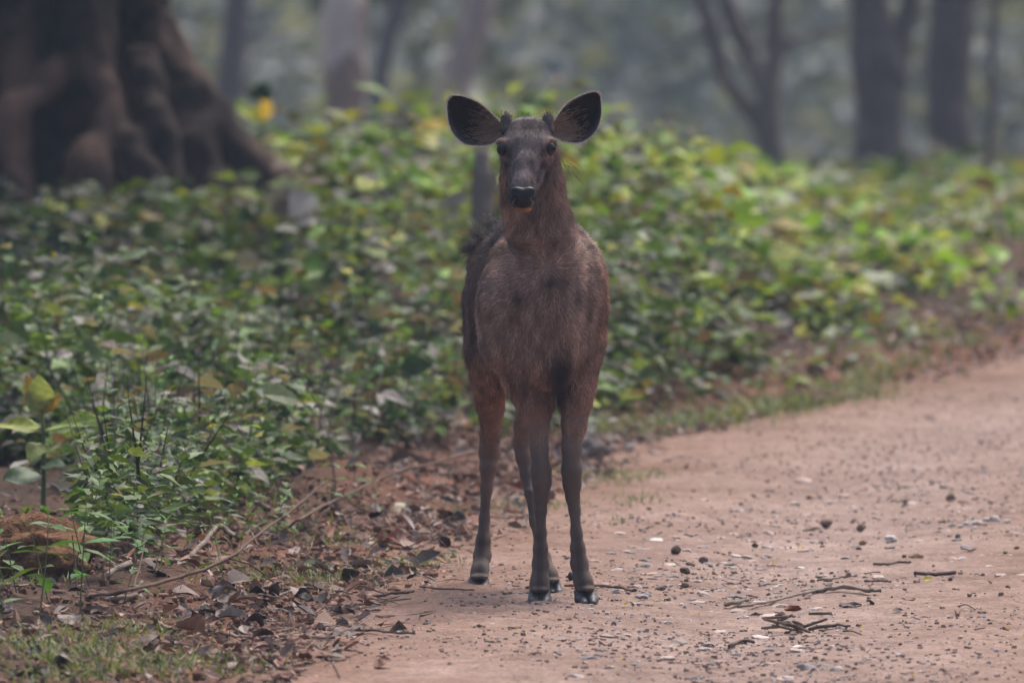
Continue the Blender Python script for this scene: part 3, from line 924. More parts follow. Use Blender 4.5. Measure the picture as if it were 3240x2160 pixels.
def tree(label, limbs, depth, mat_, crown_i, top=7.0, seed=1):
    foot = limbs[0][0]
    base = P(foot[0], foot[1], depth)
    gz = float(hgt(base[0], base[1]))
    t = thing('tree', label, 'tree', (base[0], base[1], gz), group='trees of the misty forest behind')
    o = np.array([base[0], base[1], gz])
    parts = []
    tops = []
    for li, path in enumerate(limbs):
        pts, rd = tree_trunk(path, depth, mat_)
        if li == 0:
            pts = [np.array([pts[0][0], pts[0][1], gz-.15])] + pts; rd = [rd[0]*1.25] + rd
        dirn = norm(pts[-1]-pts[-2])
        k = max(0.3, top - pts[-1][2])/max(dirn[2], .3)
        pts += [pts[-1]+dirn*k*.4 + np.array([.1, .2, 0]), pts[-1]+dirn*k + np.array([-.1, .1, .0])]; rd += [rd[-1]*.85, rd[-1]*.45]
        R = resample(np.column_stack([np.array(pts), rd]), 5)
        V, q_, tr = tube_mesh(R[:, :3], R[:, 3], 14, seed+li, .13)
        parts.append((V-o, [q_, tr])); tops.append(R[-1, :3])
    V, Fs = join(parts)
    obj('trunk', mesh('trunk', V, Fs, mat_, None, True), t)
    c = obj('crown', CR[crown_i % 3], t, tuple(np.mean(tops, 0)-o + np.array([0, 0, .6])))
    c.rotation_euler = (0, 0, seed*1.7)
    return t

BK_DARK = bark_material('bark_dark', (.125, .103, .097), (.20, .17, .16), (.16, .137, .13))
BK_GREY = bark_material('bark_grey', (.14, .112, .10), (.22, .18, .162), (.27, .225, .205))
BK_PALE = bark_material('bark_mottled', (.30, .205, .17), (.45, .32, .265), (.78, .64, .57), 2.6, .5, (.50, .58))
BK_SAND = bark_material('bark_sandy', (.34, .255, .22), (.46, .36, .315), (.55, .45, .41), 2.0, .5)

tree('slim dark grey trunk standing upright beside the big buttressed tree', [[(727, 420, 52), (727, 300, 44), (738, 150, 42), (752, 0, 42), (760, -120, 40)]], 112, BK_DARK, 0, seed=11)
tree('thick trunk with pale mottled patches behind the yellow leaves', [[(1085, 480, 76), (1088, 330, 72), (1092, 180, 70), (1090, 0, 66), (1090, -150, 62)]], 88, BK_PALE, 1, seed=12)
tree('thin dark leaning trunk just right of the pale mottled trunk', [[(1185, 430, 26), (1195, 300, 26), (1225, 150, 28), (1262, 0, 34), (1290, -120, 34)]], 118, BK_DARK, 2, seed=13)
tree('faint sandy trunk leaning right above the left ear of the deer', [[(1420, 420, 52), (1440, 260, 48), (1490, 110, 50), (1518, 0, 50), (1540, -120, 46)]], 124, BK_SAND, 0, seed=14)
tree('grey forked tree with three spreading limbs right of the deer',
     [[(2440, 560, 52), (2436, 450, 42), (2428, 370, 40), (2432, 290, 34), (2448, 190, 28), (2452, 80, 28), (2462, -60, 26)],
      [(2428, 440, 32), (2385, 370, 26), (2330, 300, 24), (2285, 240, 24), (2268, 155, 24), (2232, 40, 24), (2200, -60, 22)],
      [(2436, 350, 30), (2405, 260, 26), (2360, 155, 28), (2315, 50, 28), (2275, -60, 26)],
      [(2450, 190, 16), (2490, 150, 13), (2530, 120, 11), (2570, 112, 9)]], 100, BK_GREY, 1, seed=15)
tree('dark thick trunk splitting into two stems near the top right',
     [[(2785, 540, 86), (2782, 440, 76), (2780, 300, 80), (2778, 170, 84), (2758, 60, 66), (2752, -100, 62)],
      [(2810, 260, 60), (2845, 130, 42), (2876, 30, 32), (2900, -100, 30)]], 96, BK_DARK, 2, seed=16)
tree('dark straight trunk at the right, next to the twin stemmed one', [[(3018, 600, 78), (3010, 480, 66), (3000, 320, 68), (3005, 160, 72), (3018, 0, 70), (3024, -120, 66)]], 90, BK_DARK, 0, seed=17)
tree('slender grey sapling trunk at the far right edge', [[(3135, 600, 18), (3130, 470, 14), (3142, 330, 14), (3138, 180, 12), (3150, 0, 12), (3150, -100, 10)]], 84, BK_GREY, 1, top=4.5, seed=18)

# the big buttressed tree
BD = 60.0
def Sb(rows, k=None):
    pr = [(P(r[0], r[1], BD+r[2]), np.array([r[3], r[3]*(r[4] if len(r) > 4 else 1), r[3]])*BD/F) for r in rows]
    return [(a, b, ra, rb, k) for (a, ra), (b, rb) in zip(pr[:-1], pr[1:])]
bs = Sb([(150, -900, .42, 330), (150, -100, .42, 340), (160, 250, .45, 365), (190, 800, .5, 480), (200, 1000, .5, 560)], .08)
bs += Sb([(270, -500, -.22, 90), (265, -100, -.30, 95), (262, 100, -.38, 85), (285, 210, -.50, 72), (330, 300, -.60, 58), (330, 400, -.68, 62), (275, 560, -.82, 80), (260, 800, -.9, 95)], .05)
bs += Sb([(240, 150, -.40, 60), (170, 250, -.52, 50), (95, 310, -.62, 40), (20, 370, -.72, 40), (-60, 480, -.8, 50)], .05)
bs += Sb([(340, 360, -.62, 52), (400, 450, -.72, 52), (460, 540, -.80, 50), (500, 700, -.9, 60)], .05)
bs += Sb([(450, 190, -.36, 55), (468, 260, -.46, 50), (478, 360, -.56, 44), (515, 450, -.66, 46), (540, 620, -.75, 60)], .04)
bs += Sb([(440, -500, -.0, 100), (455, -100, 0, 95), (478, 60, -.02, 72), (520, 180, -.08, 62), (590, 290, -.14, 62), (690, 420, -.22, 70), (810, 560, -.30, 82), (950, 710, -.40, 86), (1050, 860, -.45, 75)], .05)
bs += Sb([(560, 320, -.18, 60), (600, 480, -.35, 80), (680, 650, -.45, 100), (760, 820, -.5, 120)], .08)
bs += Sb([(80, -500, -.18, 100), (70, 0, -.25, 100), (60, 180, -.35, 75), (30, 420, -.6, 60), (20, 700, -.85, 100)], .06)
bs += Sb([(-150, -300, .0, 180), (-200, 300, -.1, 160), (-330, 800, -.3, 180)], .08)
bark_n = lambda x, y, z: 0.042*fbm(x*5, z*2.2, y*5, oct=3, seed=81) + 0.020*fbm(x*13, z*5, y*13, oct=2, seed=83)
bcv = [(a, b, ra, rb, .04) for a, b, ra, rb, _ in Sb([(395, 160, -.62, 34), (410, 300, -.70, 40), (420, 350, -.72, 30)]) + Sb([(400, 60, -.42, 40), (405, 240, -.55, 44), (425, 380, -.66, 34)]) + Sb([(535, 220, -.40, 26), (575, 330, -.46, 30), (600, 420, -.55, 26)]) + Sb([(120, 420, -.85, 60), (160, 520, -.95, 55)]) + Sb([(110, 440, -.95, 45), (150, 500, -1.0, 40)]) + Sb([(150, 60, -.55, 25), (120, 230, -.7, 30)])]
Vt, Qt = sdf_mesh(bs, .032, .06, pad=.12, carve=bcv, noise=bark_n)
tnm, _ = mesh_normals(Vt, Qt)
if np.mean(np.sum(tnm*(Vt-Vt.mean(0)), 1)) < 0: Qt = Qt[:, ::-1]
bb0 = P(180, 900, BD+.3); bb0[2] = float(hgt(bb0[0], bb0[1]))
BK_BIG = bark_material('bark_buttress', (.018, .0135, .0115), (.056, .040, .033), (.155, .095, .074), 1.5, .35, (.48, .66))
bigt = thing('tree', 'huge dark tree with fluted buttress roots at the upper left', 'tree', tuple(bb0))
obj('trunk', mesh('big_trunk', Vt-bb0, Qt, BK_BIG, None, True), bigt)
bc = crown_mesh('big_crown', 13000, 6.4, 1.8, .46, CROWN_COLS, 104, M_LEAF)
obj('crown', bc, bigt, (-3.2, -5.0, 7.4))

# ------------------------------------------------------------------ undergrowth
PAL_NEAR = np.array([(.052, .100, .038), (.072, .132, .046), (.095, .170, .052), (.034, .064, .028), (.14, .22, .07), (.085, .11, .078)])
PAL_FAR = np.array([(.28, .48, .075), (.38, .53, .085), (.20, .38, .06), (.46, .52, .13), (.07, .13, .04), (.42, .46, .32)])
PAL_DEADP = np.array([(.24, .215, .205), (.12, .10, .09), (.29, .27, .26), (.16, .115, .09)])  # dead leaves; the palest tones also stand in for glossy leaf highlights
PAL_YEL = np.array([(.42, .40, .06), (.36, .27, .06), (.40, .44, .08)])

def weeds(px_, py_, hmax, nl, ll, T, pal_t, seed, dead=.06, yel=.03, spread=.10, zoff=None):
    """a mass of small plants: arrays of foot positions -> leaf mesh arrays"""
    r = np.random.default_rng(seed)
    n = len(px_)
    gz = hgt(px_, py_) if zoff is None else zoff
    idx = np.repeat(np.arange(n), nl)
    N = len(idx)
    h = hmax[idx]*np.sqrt(r.uniform(.03, 1, N))
    a = r.uniform(0, 2*math.pi, N)
    rad = spread*(.3+.7*h/np.maximum(hmax[idx], .01))*np.sqrt(r.random(N))
    lean = r.normal(size=(n, 2))*.12
    pos = np.stack([px_[idx] + np.cos(a)*rad + lean[idx, 0]*h, py_[idx] + np.sin(a)*rad + lean[idx, 1]*h, gz[idx] + h], 1)
    d = np.stack([np.cos(a), np.sin(a), r.uniform(-.35, .55, N)], 1)
    nr = np.stack([-np.cos(a)*.3, -np.sin(a)*.3, np.ones(N)], 1) + .6*r.normal(size=(N, 3))
    t = np.clip(pal_t[idx] + .25*r.normal(size=N), 0, 1)[:, None]
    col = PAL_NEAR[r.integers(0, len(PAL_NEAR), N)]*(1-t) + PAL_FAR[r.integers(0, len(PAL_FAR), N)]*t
    tone = r.uniform(.45, 1.4, n)*(1-.30*sstep(2350, 2900, 1620+F*px_/py_)*sstep(56, 62, py_))*(1-.35*sstep(1500, 900, 1620+F*px_/py_)*sstep(41, 47, py_))        # herbs near the big tree painted darker for its crown's shade
    col = col*tone[idx][:, None]*r.uniform(.8, 1.2, (N, 1))
    k = r.random(N)
    m = k < dead; col[m] = PAL_DEADP[r.integers(0, len(PAL_DEADP), m.sum())]*r.uniform(.7, 1.3, (m.sum(), 1))
    m = (k > 1-yel*(.3+1.6*pal_t[idx])); col[m] = PAL_YEL[r.integers(0, len(PAL_YEL), m.sum())]
    Ls = ll[idx]*r.uniform(.55, 1.35, N)
    return leaves(pos, d, nr, Ls, Ls*r.uniform(.5, .75, N), col, T, fold=.22, droop=r.uniform(.05, .45, N))

def scatter(n, y0, y1, marg_l, edge_gap, seed, right=None):
    """feet left of the track, a bit wider than the view"""
    r = np.random.default_rng(seed)
    y = np.sqrt(r.uniform(y0**2, y1**2, n))
    xl = -(1620+marg_l)/F*y
    gap_ = .12 if edge_gap < 0 else np.maximum(edge_gap, .64-.24*sstep(41, 45.5, y))+.42*sstep(47, 57, y)
    xr = np.minimum(edge_x(y)-gap_, (1620+marg_l)/F*y)
    x = xl + (xr-xl)*r.random(n)
    ok = xr > xl
    return x[ok], y[ok]

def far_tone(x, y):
    """plant palette by place: crown shade by the big tree and open-sky brightness are painted in"""
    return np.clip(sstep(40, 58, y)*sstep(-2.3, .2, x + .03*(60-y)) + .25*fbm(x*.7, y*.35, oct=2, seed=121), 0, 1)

parts_v = []
def h_fac(x, y):
    p = 1620+F*x/y
    left = 1-.42*sstep(1150, 850, p)*sstep(44, 50, y)*sstep(63.5, 62, y)
    return left*(1-.60*sstep(1850, 2600, p))
def in_root(x, y):
    p = 1620+F*x/y
    return (y > 58.8) & (y < 62) & (p < 560 + 190*(62-y))
def add_mass(n, y0, y1, h0, h1, nl, l0, T, gap, seed, marg=500, dead=.08, yel=.03, spread=.1, cut=-.25):
    x, y = scatter(n, y0, y1, marg, gap, seed)
    pn = fbm(x*1.3, y*.55, oct=3, seed=seed+3)
    ok = pn > cut
    ok &= ~in_root(x, y)
    ok &= ~((x < (330-1620)/F*y) & (y < 37.4)) & ~((x < (270-1620)/F*y) & (y > 37.4) & (y < 39.3) & (np.random.default_rng(seed+9).random(len(x)) < .75))
    x, y, pn = x[ok], y[ok], pn[ok]
    r = np.random.default_rng(seed+1)
    s = edge_x(y)-x
    h = (h0 + (h1-h0)*np.clip(.25+1.0*(pn-cut), 0, 1))*r.uniform(.4, 1.3, len(x))*sstep(-.1, .9, s+.25)*h_fac(x, y)
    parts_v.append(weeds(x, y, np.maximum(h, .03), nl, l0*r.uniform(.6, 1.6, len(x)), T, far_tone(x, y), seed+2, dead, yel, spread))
add_mass(1700, 33.5, 37.5, .06, .30, 11, .046, T_LOBE, .30, 200, yel=.015, dead=.10, cut=-.05)
add_mass(4200, 37.0, 43, .06, .42, 11, .052, T_LOBE, .30, 210, yel=.015, cut=.12, dead=.12)
add_mass(4700, 42.5, 52, .08, .54, 11, .068, T_SMALL, .30, 220, cut=.12, dead=.14)
add_mass(5000, 51, 66, .12, .66, 11, .095, T_SMALL, .45, 230, yel=.06, spread=.14, cut=0.0, dead=.17)
add_mass(1500, 65, 80, .12, .36, 12, .11, T_SMALL, .6, 240, yel=.06, spread=.2, cut=0.0, dead=.2)
add_mass(900, 80, 118, .12, .33, 12, .15, T_SMALL, .8, 250, yel=.04, spread=.3, cut=-.1, dead=.2)
add_mass(520, 36, 52, .10, .40, 4, .068, T_FULL, .3, 260, yel=.04, spread=.1, cut=-.6, dead=.8)
add_mass(400, 50, 66, .15, .60, 4, .10, T_FULL, .5, 270, yel=.1, spread=.15, cut=-.6, dead=.55)
add_mass(1100, 43, 60, .12, .34, 9, .062, T_SMALL, -1, 290, dead=.2, cut=.0)
add_mass(260, 30.8, 33.3, .10, .26, 8, .042, T_LOBE, -1, 295, dead=.15, cut=.15)
Vs = np.concatenate([p[0] for p in parts_v]); cs = np.concatenate([p[2] for p in parts_v])
off, fs = 0, []
for p in parts_v:
    fs.append(p[1]+off); off += len(p[0])
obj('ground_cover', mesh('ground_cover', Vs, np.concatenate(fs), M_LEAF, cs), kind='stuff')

# bare stalks standing among the leaves
def stalks(n, seed):
    rg = np.random.default_rng(seed)
    x, y = scatter(n, 34.5, 64, 100, .4, seed)
    ok = ~in_root(x, y) & ~((x < (330-1620)/F*y) & (y < 39.5)); x, y = x[ok], y[ok]; n = len(x)
    l = rg.uniform(.15, .55, n)*h_fac(x, y)
    d = np.stack([rg.normal(size=n)*.3, rg.normal(size=n)*.3, np.ones(n)], 1)
    nr = np.stack([np.zeros(n), -np.ones(n), np.zeros(n)], 1)+.3*rg.normal(size=(n, 3))
    col = np.array([(.13, .10, .085), (.08, .065, .055), (.20, .16, .13), (.12, .13, .07)])[rg.integers(0, 4, n)]
    return leaves(np.stack([x, y, hgt(x, y)], 1), d, nr, l, rg.uniform(.005, .010, n), col, T_SMALL, fold=.8, droop=rg.normal(size=n)*.2)
V, f, c = stalks(1500, 280)
obj('dry_stalks', mesh('dry_stalks', V, f, M_LITTER, c), kind='stuff')

# distant forest: shrubs and low crowns, part of the mist painted into their colours
def distant():
    r = np.random.default_rng(300)
    V_, f_, c_, off = [], [], [], 0
    for i in range(230):
        y = r.uniform(135, 318); half = 1620/F*y + 12
        x = r.uniform(-half, half)
        z = float(hgt(x, y))
        tall = r.random() < .45
        hh = r.uniform(2.0, 4.0) if not tall else r.uniform(5, 9)
        rx = r.uniform(1.2, 2.6)
        n = 130 if not tall else 220
        k = 7
        cc = r.normal(size=(k, 3))*np.array([rx*.6, rx*.6, hh*.22]) + np.array([0, 0, hh*(.5 if not tall else .6)])
        w = r.integers(0, k, n)
        pos = np.array([x, y, z]) + cc[w] + r.normal(size=(n, 3))*rx*.28
        pos[:, 2] = np.maximum(pos[:, 2], z + .1)
        base = np.array([(.105, .120, .116), (.132, .147, .143), (.15, .160, .165), (.175, .192, .182), (.25, .265, .272)])[r.integers(0, 5)]  # pale blue-grey stands in for haze, painted into the foliage colour
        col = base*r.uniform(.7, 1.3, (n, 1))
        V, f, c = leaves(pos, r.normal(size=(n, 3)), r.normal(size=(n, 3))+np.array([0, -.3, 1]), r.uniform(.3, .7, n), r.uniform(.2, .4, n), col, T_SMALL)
        V_.append(V); f_.append(f+off); c_.append(c); off += len(V)
    for i in range(170):                       # the same forest goes on behind the viewer and to both sides
        if i < 80: x, y = r.uniform(-60, 60), r.uniform(-34, -14)
        else: x, y = (r.uniform(16, 60) if i % 2 else r.uniform(-60, -16)), r.uniform(-10, 120)
        z = float(hgt(x, y)); hh = r.uniform(7, 12); n = 90
        pos = np.array([x, y, z]) + np.stack([r.normal(size=n)*2.0, r.normal(size=n)*2.0, r.uniform(.2, 1, n)*hh], 1)
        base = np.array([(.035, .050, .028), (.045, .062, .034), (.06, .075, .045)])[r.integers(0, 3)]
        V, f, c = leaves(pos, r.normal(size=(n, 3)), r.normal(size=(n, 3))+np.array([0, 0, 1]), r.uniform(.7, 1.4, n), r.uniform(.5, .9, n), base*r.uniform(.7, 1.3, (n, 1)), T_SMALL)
        V[:, 2] = np.minimum(V[:, 2], 13.8)
        V_.append(V); f_.append(f+off); c_.append(c); off += len(V)
    obj('distant_forest', mesh('distant_forest', np.concatenate(V_), np.concatenate(f_), M_LEAF, np.concatenate(c_)), kind='stuff')
distant()

# ------------------------------------------------------------------ individual plants
M_STEM = plain('plant_stem', (.14, .165, .08), .8, .2)
def stem_mesh(pts, r0, r1, n=5):
    R = resample(pts, 4); V, q_, tr = tube_mesh(R, np.linspace(r0, r1, len(R)), n)
    return mesh('stem', V, [q_, tr], M_STEM, None, True)

def herb_variant(seed, h, pairs, ll, T, col, wr=.55):
    r = np.random.default_rng(seed)
    lean = r.normal(size=2)*.22
    pos, d, nr, Ls = [], [], [], []
    for i in range(pairs):
        z = h*(.25 + .75*(i+.5)/pairs); a0 = r.uniform(0, math.pi) if i % 2 == 0 else a0 + math.pi/2 + r.normal()*.2
        for s in (0, math.pi):
            a = a0+s+r.normal()*.2
            pos.append((lean[0]*z, lean[1]*z, z)); d.append((math.cos(a), math.sin(a), r.uniform(-.1, .5)))
            nr.append((r.normal()*.2, r.normal()*.2, 1)); Ls.append(ll*r.uniform(.6, 1.1)*(1.1-.45*i/pairs))
    for _ in range(3):
        a = r.uniform(0, 6.28); pos.append((lean[0]*h, lean[1]*h, h)); d.append((math.cos(a), math.sin(a), 1.1)); nr.append((-math.cos(a), -math.sin(a), .8)); Ls.append(ll*.5)
    n = len(pos); c = np.array(col)*r.uniform(.75, 1.25, (n, 1))
    V, f, cc = leaves(np.array(pos), np.array(d), np.array(nr), np.array(Ls), np.array(Ls)*wr, c, T, fold=.2, droop=r.uniform(.1, .4, n))
    return mesh('foliage', V, f, M_LEAFO, cc), stem_mesh(np.array([(0, 0, -.03), (lean[0]*h*.5+.005, lean[1]*h*.5, h*.5), (lean[0]*h, lean[1]*h, h)]), .0022, .0009)

HERB = []
for i in range(5): HERB.append(('herb', herb_variant(400+i, .24+.03*i, 6, .065, T_LOBE, (.085, .17, .045))))
for i in range(4): HERB.append(('seedling', herb_variant(420+i, .17+.03*i, 3, .075, T_FULL, (.10, .19, .05), .42)))
for i in range(5): HERB.append(('broadleaf_shrub', herb_variant(440+i, .5+.06*i, 6, .17, T_FULL, (.14, .22, .05), .5)))
HL = {'herb': ('low green herb with small lobed leaves in the undergrowth left of the track', 'herb', 'low herbs of the undergrowth'),
      'seedling': ('small seedling with narrow pointed leaves by the litter strip', 'seedling', 'seedlings along the track edge'),
      'broadleaf_shrub': ('waist-low shrub with broad yellow-green leaves in the blurred clearing', 'shrub', 'broadleaf shrubs of the clearing')}
protos = {}
def place_plant(vi, loc, sc, rz, color, label=None, tilt=(0, 0)):
    kind, (fm, sm) = HERB[vi]
    if vi not in protos:
        t = thing(kind, HL[kind][0], HL[kind][1], group=HL[kind][2])
        obj('foliage', fm, t); obj('stem', sm, t)
        protos[vi] = t
        t.location = loc; t.rotation_euler = (tilt[0], tilt[1], rz); t.scale = (sc,)*3
        for ch in t.children: ch.color = (*color, 1)
        if label:
            t['label'] = label
            if 'group' in t: del t['group']
        return t
    o = dup(protos[vi], loc, (tilt[0], tilt[1], rz), sc, label or HL[kind][0], color)
    if label:
        if 'group' in o: del o['group']
    else: o['group'] = HL[kind][2]
    return o

def hue(r, far=0.0):
    return np.array((r.uniform(.7, 1.25) + .25*far, r.uniform(.8, 1.2) + .05*far, r.uniform(.7, 1.3)))
def tint(c):
    if c[2] > 1.6: return 'pale greyish'
    if c[0] > 1.8: return 'reddish'
    if c[0] > c[1]*1.12: return 'yellowish'
    return 'dark green' if c[1] < .9 else ('bright green' if c[1] > 1.1 else 'mid green')
def px_of(x, y): return 1620+F*x/y
def herb_zone(x, y):
    p = px_of(x, y)
    a = 'at the left edge' if p < 250 else 'behind the sapling' if p < 480 else 'left of the dry stems' if p < 800 else 'between the dry stems' if p < 1060 else 'left of the deer' if p < 1480 else 'right behind the deer'
    b = 'just behind the litter' if y < 36.5 else 'in the sharp green weeds' if y < 39.5 else 'deeper in the weeds'
    return a + ', ' + b
def shrub_zone(x, y):
    p = px_of(x, y)
    a = 'below the big tree' if p < 700 else 'beside the big root' if p < 1000 else 'before the mottled trunk' if p < 1250 else 'left of the deer head' if p < 1500 else 'behind the deer' if p < 1950 else 'right of the deer' if p < 2300 else 'below the forked tree' if p < 2620 else 'below the twin-stemmed trunk' if p < 2920 else 'at the right edge'
    b = 'nearest the track' if y < 57 else 'in the middle of the clearing' if y < 65 else 'at the back of the clearing'
    return a + ', ' + b
r = np.random.default_rng(500)
x, y = scatter(170, 34.3, 43, 60, .38, 501)
for i in range(len(x)):
    if px_of(x[i], y[i]) < 340 and y[i] < 39.6: continue
    vi_, sc_, hu_ = int(r.integers(0, 5)), r.uniform(.7, 1.25), hue(r)
    o = place_plant(vi_, (x[i], y[i], float(hgt(x[i], y[i]))), sc_, r.uniform(0, 6.28), hu_, tilt=(r.normal()*.1, r.normal()*.1))
    o['label'] = ('small ' if sc_*(.24+.03*vi_) < .25 else 'tall ') + tint(hu_) + ' herb ' + herb_zone(x[i], y[i])
x, y = scatter(110, 51, 76, 40, .9, 502)
for i in range(len(x)):
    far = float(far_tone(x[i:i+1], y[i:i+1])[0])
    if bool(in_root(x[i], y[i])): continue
    cr = hue(r, far)*(.7+.8*far)  # shrubs out in the clearing painted brighter for its open sky
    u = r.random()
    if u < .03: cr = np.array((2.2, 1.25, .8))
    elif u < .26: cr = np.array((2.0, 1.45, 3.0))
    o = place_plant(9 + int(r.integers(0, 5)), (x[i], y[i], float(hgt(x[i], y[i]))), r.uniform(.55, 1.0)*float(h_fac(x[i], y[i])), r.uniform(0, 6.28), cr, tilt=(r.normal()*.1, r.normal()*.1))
    o['label'] = tint(cr) + ' broad-leaved shrub ' + shrub_zone(x[i], y[i])
# seedlings that stand clear at the near left
SEED = [(60, 1905), (205, 1850), (290, 1862), (345, 1825), (455, 1800), (120, 1960), (30, 1860), (250, 1930), (20, 1985), (380, 1850), (720, 1850), (1120, 1640), (510, 1795), (160, 1900)]
for k, (a, b) in enumerate(SEED):
    g = G(a, b)
    hu_ = hue(r)*1.05
    o = place_plant(5 + k % 4, tuple(g), r.uniform(.65, .95)*(1.45 if a < 300 else 1), r.uniform(0, 6.28), hu_)
    o['label'] = tint(hu_) + ' seedling ' + ('before the earth mound' if a < 180 and b < 1930 else 'low in the left corner' if b >= 1930 else 'right of the earth mound' if a < 330 else 'under the long branch' if a < 520 else 'in the middle of the litter' if a < 900 else 'on the red soil heap') + ' with narrow pointed leaves'
for k in range(30):
    yy = r.uniform(33.0, 37.5); xx = float(edge_x(yy)) - r.uniform(.22, .7)
    hu_ = hue(r)
    o = place_plant(5 + k % 4, (xx, yy, float(hgt(xx, yy))), r.uniform(.4, .8), r.uniform(0, 6.28), hu_)
    o['label'] = 'very small ' + tint(hu_) + ' seedling in the litter ' + ('near the left hind leg' if px_of(xx, yy) > 1150 else 'beside the long branch' if px_of(xx, yy) > 800 else 'near the lower left corner')

# big leaves, one mesh each: grid blade with ribs
def blade(Lb, Wb, bend, cup_, twist, seed, nu=12, nv=8, wav=.05):
    r_ = np.random.default_rng(seed)
    V, c = [], []
    ph = r_.uniform(0, 6)
    for i in range(nu):
        u = i/(nu-1)
        hw = Wb*.5*(math.sin(math.pi*min(1, u**.8))**.75*(1-.15*u) + .02)
        ang = bend*u
        ax_ = np.array([math.sin(ang)/bend, 0, (1-math.cos(ang))/bend])*Lb if abs(bend) > 1e-3 else np.array([u*Lb, 0, 0])
        nrm2 = np.array([-math.sin(ang), 0, math.cos(ang)])
        for j in range(nv):
            v = 2*j/(nv-1)-1
            tw = twist*u
            side = np.array([0, math.cos(tw), 0]) + nrm2*math.sin(tw)
            rib = .012*Lb*math.cos(u*36 - abs(v)*7)
            off_ = nrm2*(cup_*hw*v*v + rib*abs(v)**.5*.5 + wav*Lb*abs(v)*math.sin(7*u+ph+2*v))
            V.append(ax_ + side*hw*v + off_)
            c.append(.85 + .2*(math.cos(u*36-abs(v)*7) > .3) - .15*(abs(v) < .12))
    i = np.arange(nu*nv).reshape(nu, nv)
    q_ = np.stack([i[:-1, :-1], i[1:, :-1], i[1:, 1:], i[:-1, 1:]], -1).reshape(-1, 4)
    return np.array(V), q_, np.repeat(np.array(c)[:, None], 3, 1)

def frame_rot(d, nr):
    d = Vector(d).normalized(); nr = Vector(nr); s = nr.cross(d).normalized(); nr = d.cross(s)
    return Matrix((d, s, nr)).transposed().to_euler()

def big_plant(name, label, cat, foot, h, leafs, scol=None, rs=.008):
    """leafs: (height, dir, normal, length, width, colour, bend)"""
    t = thing(name, label, cat, tuple(foot))
    obj('stem', stem_mesh(np.array([(0, 0, -.04), (.004, 0, h*.5), (0, 0, h)]), rs, rs*.5, 6), t)
    for k, (z, d, nr, Lb, Wb, colr, bend) in enumerate(leafs):
        V, q_, c = blade(Lb, Wb, bend, .18, 0, 600+k)
        o = obj('leaf', mesh('leaf', V, q_, M_LEAFO, c*np.array((1, 1, 1)), True), t, (0, 0, z))
        o.rotation_euler = frame_rot(d, nr); o.color = (*colr, 1)
    return t
OLIVE, YEL, TAN, GRN, DGRN = (.30, .31, .10), (.33, .34, .05), (.40, .27, .07), (.12, .20, .05), (.075, .13, .05)
g = P(135, 1650, 36.2); g[2] = float(hgt(g[0], g[1]))
zt = lambda py: P(135, py, 36.2)[2]-g[2]
big_plant('sapling', 'broad-leaved sapling with tan and pale green top leaves at the left edge', 'sapling', g, zt(1305),
          [(zt(1312), (-.45, 0, 1), (.3, -1, .2), .125, .070, TAN, .2), (zt(1312), (-.12, -.2, 1), (.1, -1, 0), .125, .088, (.30, .36, .16), .15), (zt(1305), (.6, -.1, .6), (-.3, -.9, .2), .075, .042, (.45, .26, .05), .1),
           (zt(1352), (-1, -.2, .10), (0, -.6, 1), .17, .065, (.30, .36, .06), -.25), (zt(1365), (1, -.1, .30), (0, -.6, 1), .20, .055, (.26, .36, .08), -.2), (zt(1400), (-.3, -1, -.3), (0, -.7, 1), .11, .07, (.22, .28, .06), -.5),
           (zt(1500), (-1, -.6, 0), (0, -.8, 1), .13, .085, (.10, .17, .09), -.3), (zt(1470), (.7, -.8, .1), (0, -.7, 1), .10, .06, (.10, .17, .09), -.3)], rs=.009)
def bl(px, py, d): return (px, py, d)
g = P(835, 420, 61.5); g[2] = float(hgt(g[0], g[1])); hh = P(835, 380, 61.5)[2]-g[2]
big_plant('shrub', 'shrub with yellow and orange leaves against the edge of the big tree root', 'shrub', g, hh,
          [(hh, (-.7, -.2, .35), (0, -1, .7), .15, .08, (.52, .60, .09), -.3), (hh, (.1, -.5, .9), (0, -1, .2), .14, .08, (.70, .48, .10), -.2), (hh-.1, (.9, -.3, .1), (0, -.7, 1), .18, .09, (.40, .58, .07), -.3),
           (hh-.2, (1, -.3, -.5), (0, -.7, 1), .18, .09, (.40, .38, .05), -.3), (hh-.15, (-.2, -1, .1), (0, -.3, 1), .14, .08, GRN, -.3), (hh-.3, (.6, -.9, 0), (0, -.3, 1), .16, .09, (.2, .3, .06), -.3)])
g = P(822, 420, 60.5); g[2] = float(hgt(g[0], g[1])); hh = P(822, 310, 60.5)[2]-g[2]
big_plant('shrub', 'lone stem topped by dark green leaves above the yellow shrub', 'shrub', g, hh,
          [(hh, (-.6, 0, .3), (0, -1, .4), .08, .06, (.035, .07, .025), -.3), (hh, (.6, 0, .3), (0, -1, .4), .08, .06, (.03, .06, .02), -.3), (hh, (.1, 0, 1), (0, -1, 0), .08, .07, (.035, .065, .025), -.1), (hh, (.5, 0, .9), (0, -1, 0), .09, .05, (.03, .06, .02), -.1)], rs=.006)
g = P(1045, 440, 60); g[2] = float(hgt(g[0], g[1])); hh = P(1045, 405, 60)[2]-g[2]
big_plant('shrub', 'shrub with one long yellow leaf pointing up to the right before the mottled trunk', 'shrub', g, hh,
          [(hh, (.85, 0, .5), (-.3, -1, .5), .18, .06, (.75, .70, .08), -.15), (hh, (-.8, -.4, .3), (0, -1, 1), .14, .09, (.30, .38, .22), -.3), (hh-.05, (.9, -.3, -.05), (0, -.7, 1), .18, .10, (.25, .34, .2), -.2), (hh-.1, (-.3, -1, 0), (0, -.5, 1), .14, .09, GRN, -.3)])
g = P(2245, 640, 61); g[2] = float(hgt(g[0], g[1])); hh = P(2245, 545, 61)[2]-g[2]
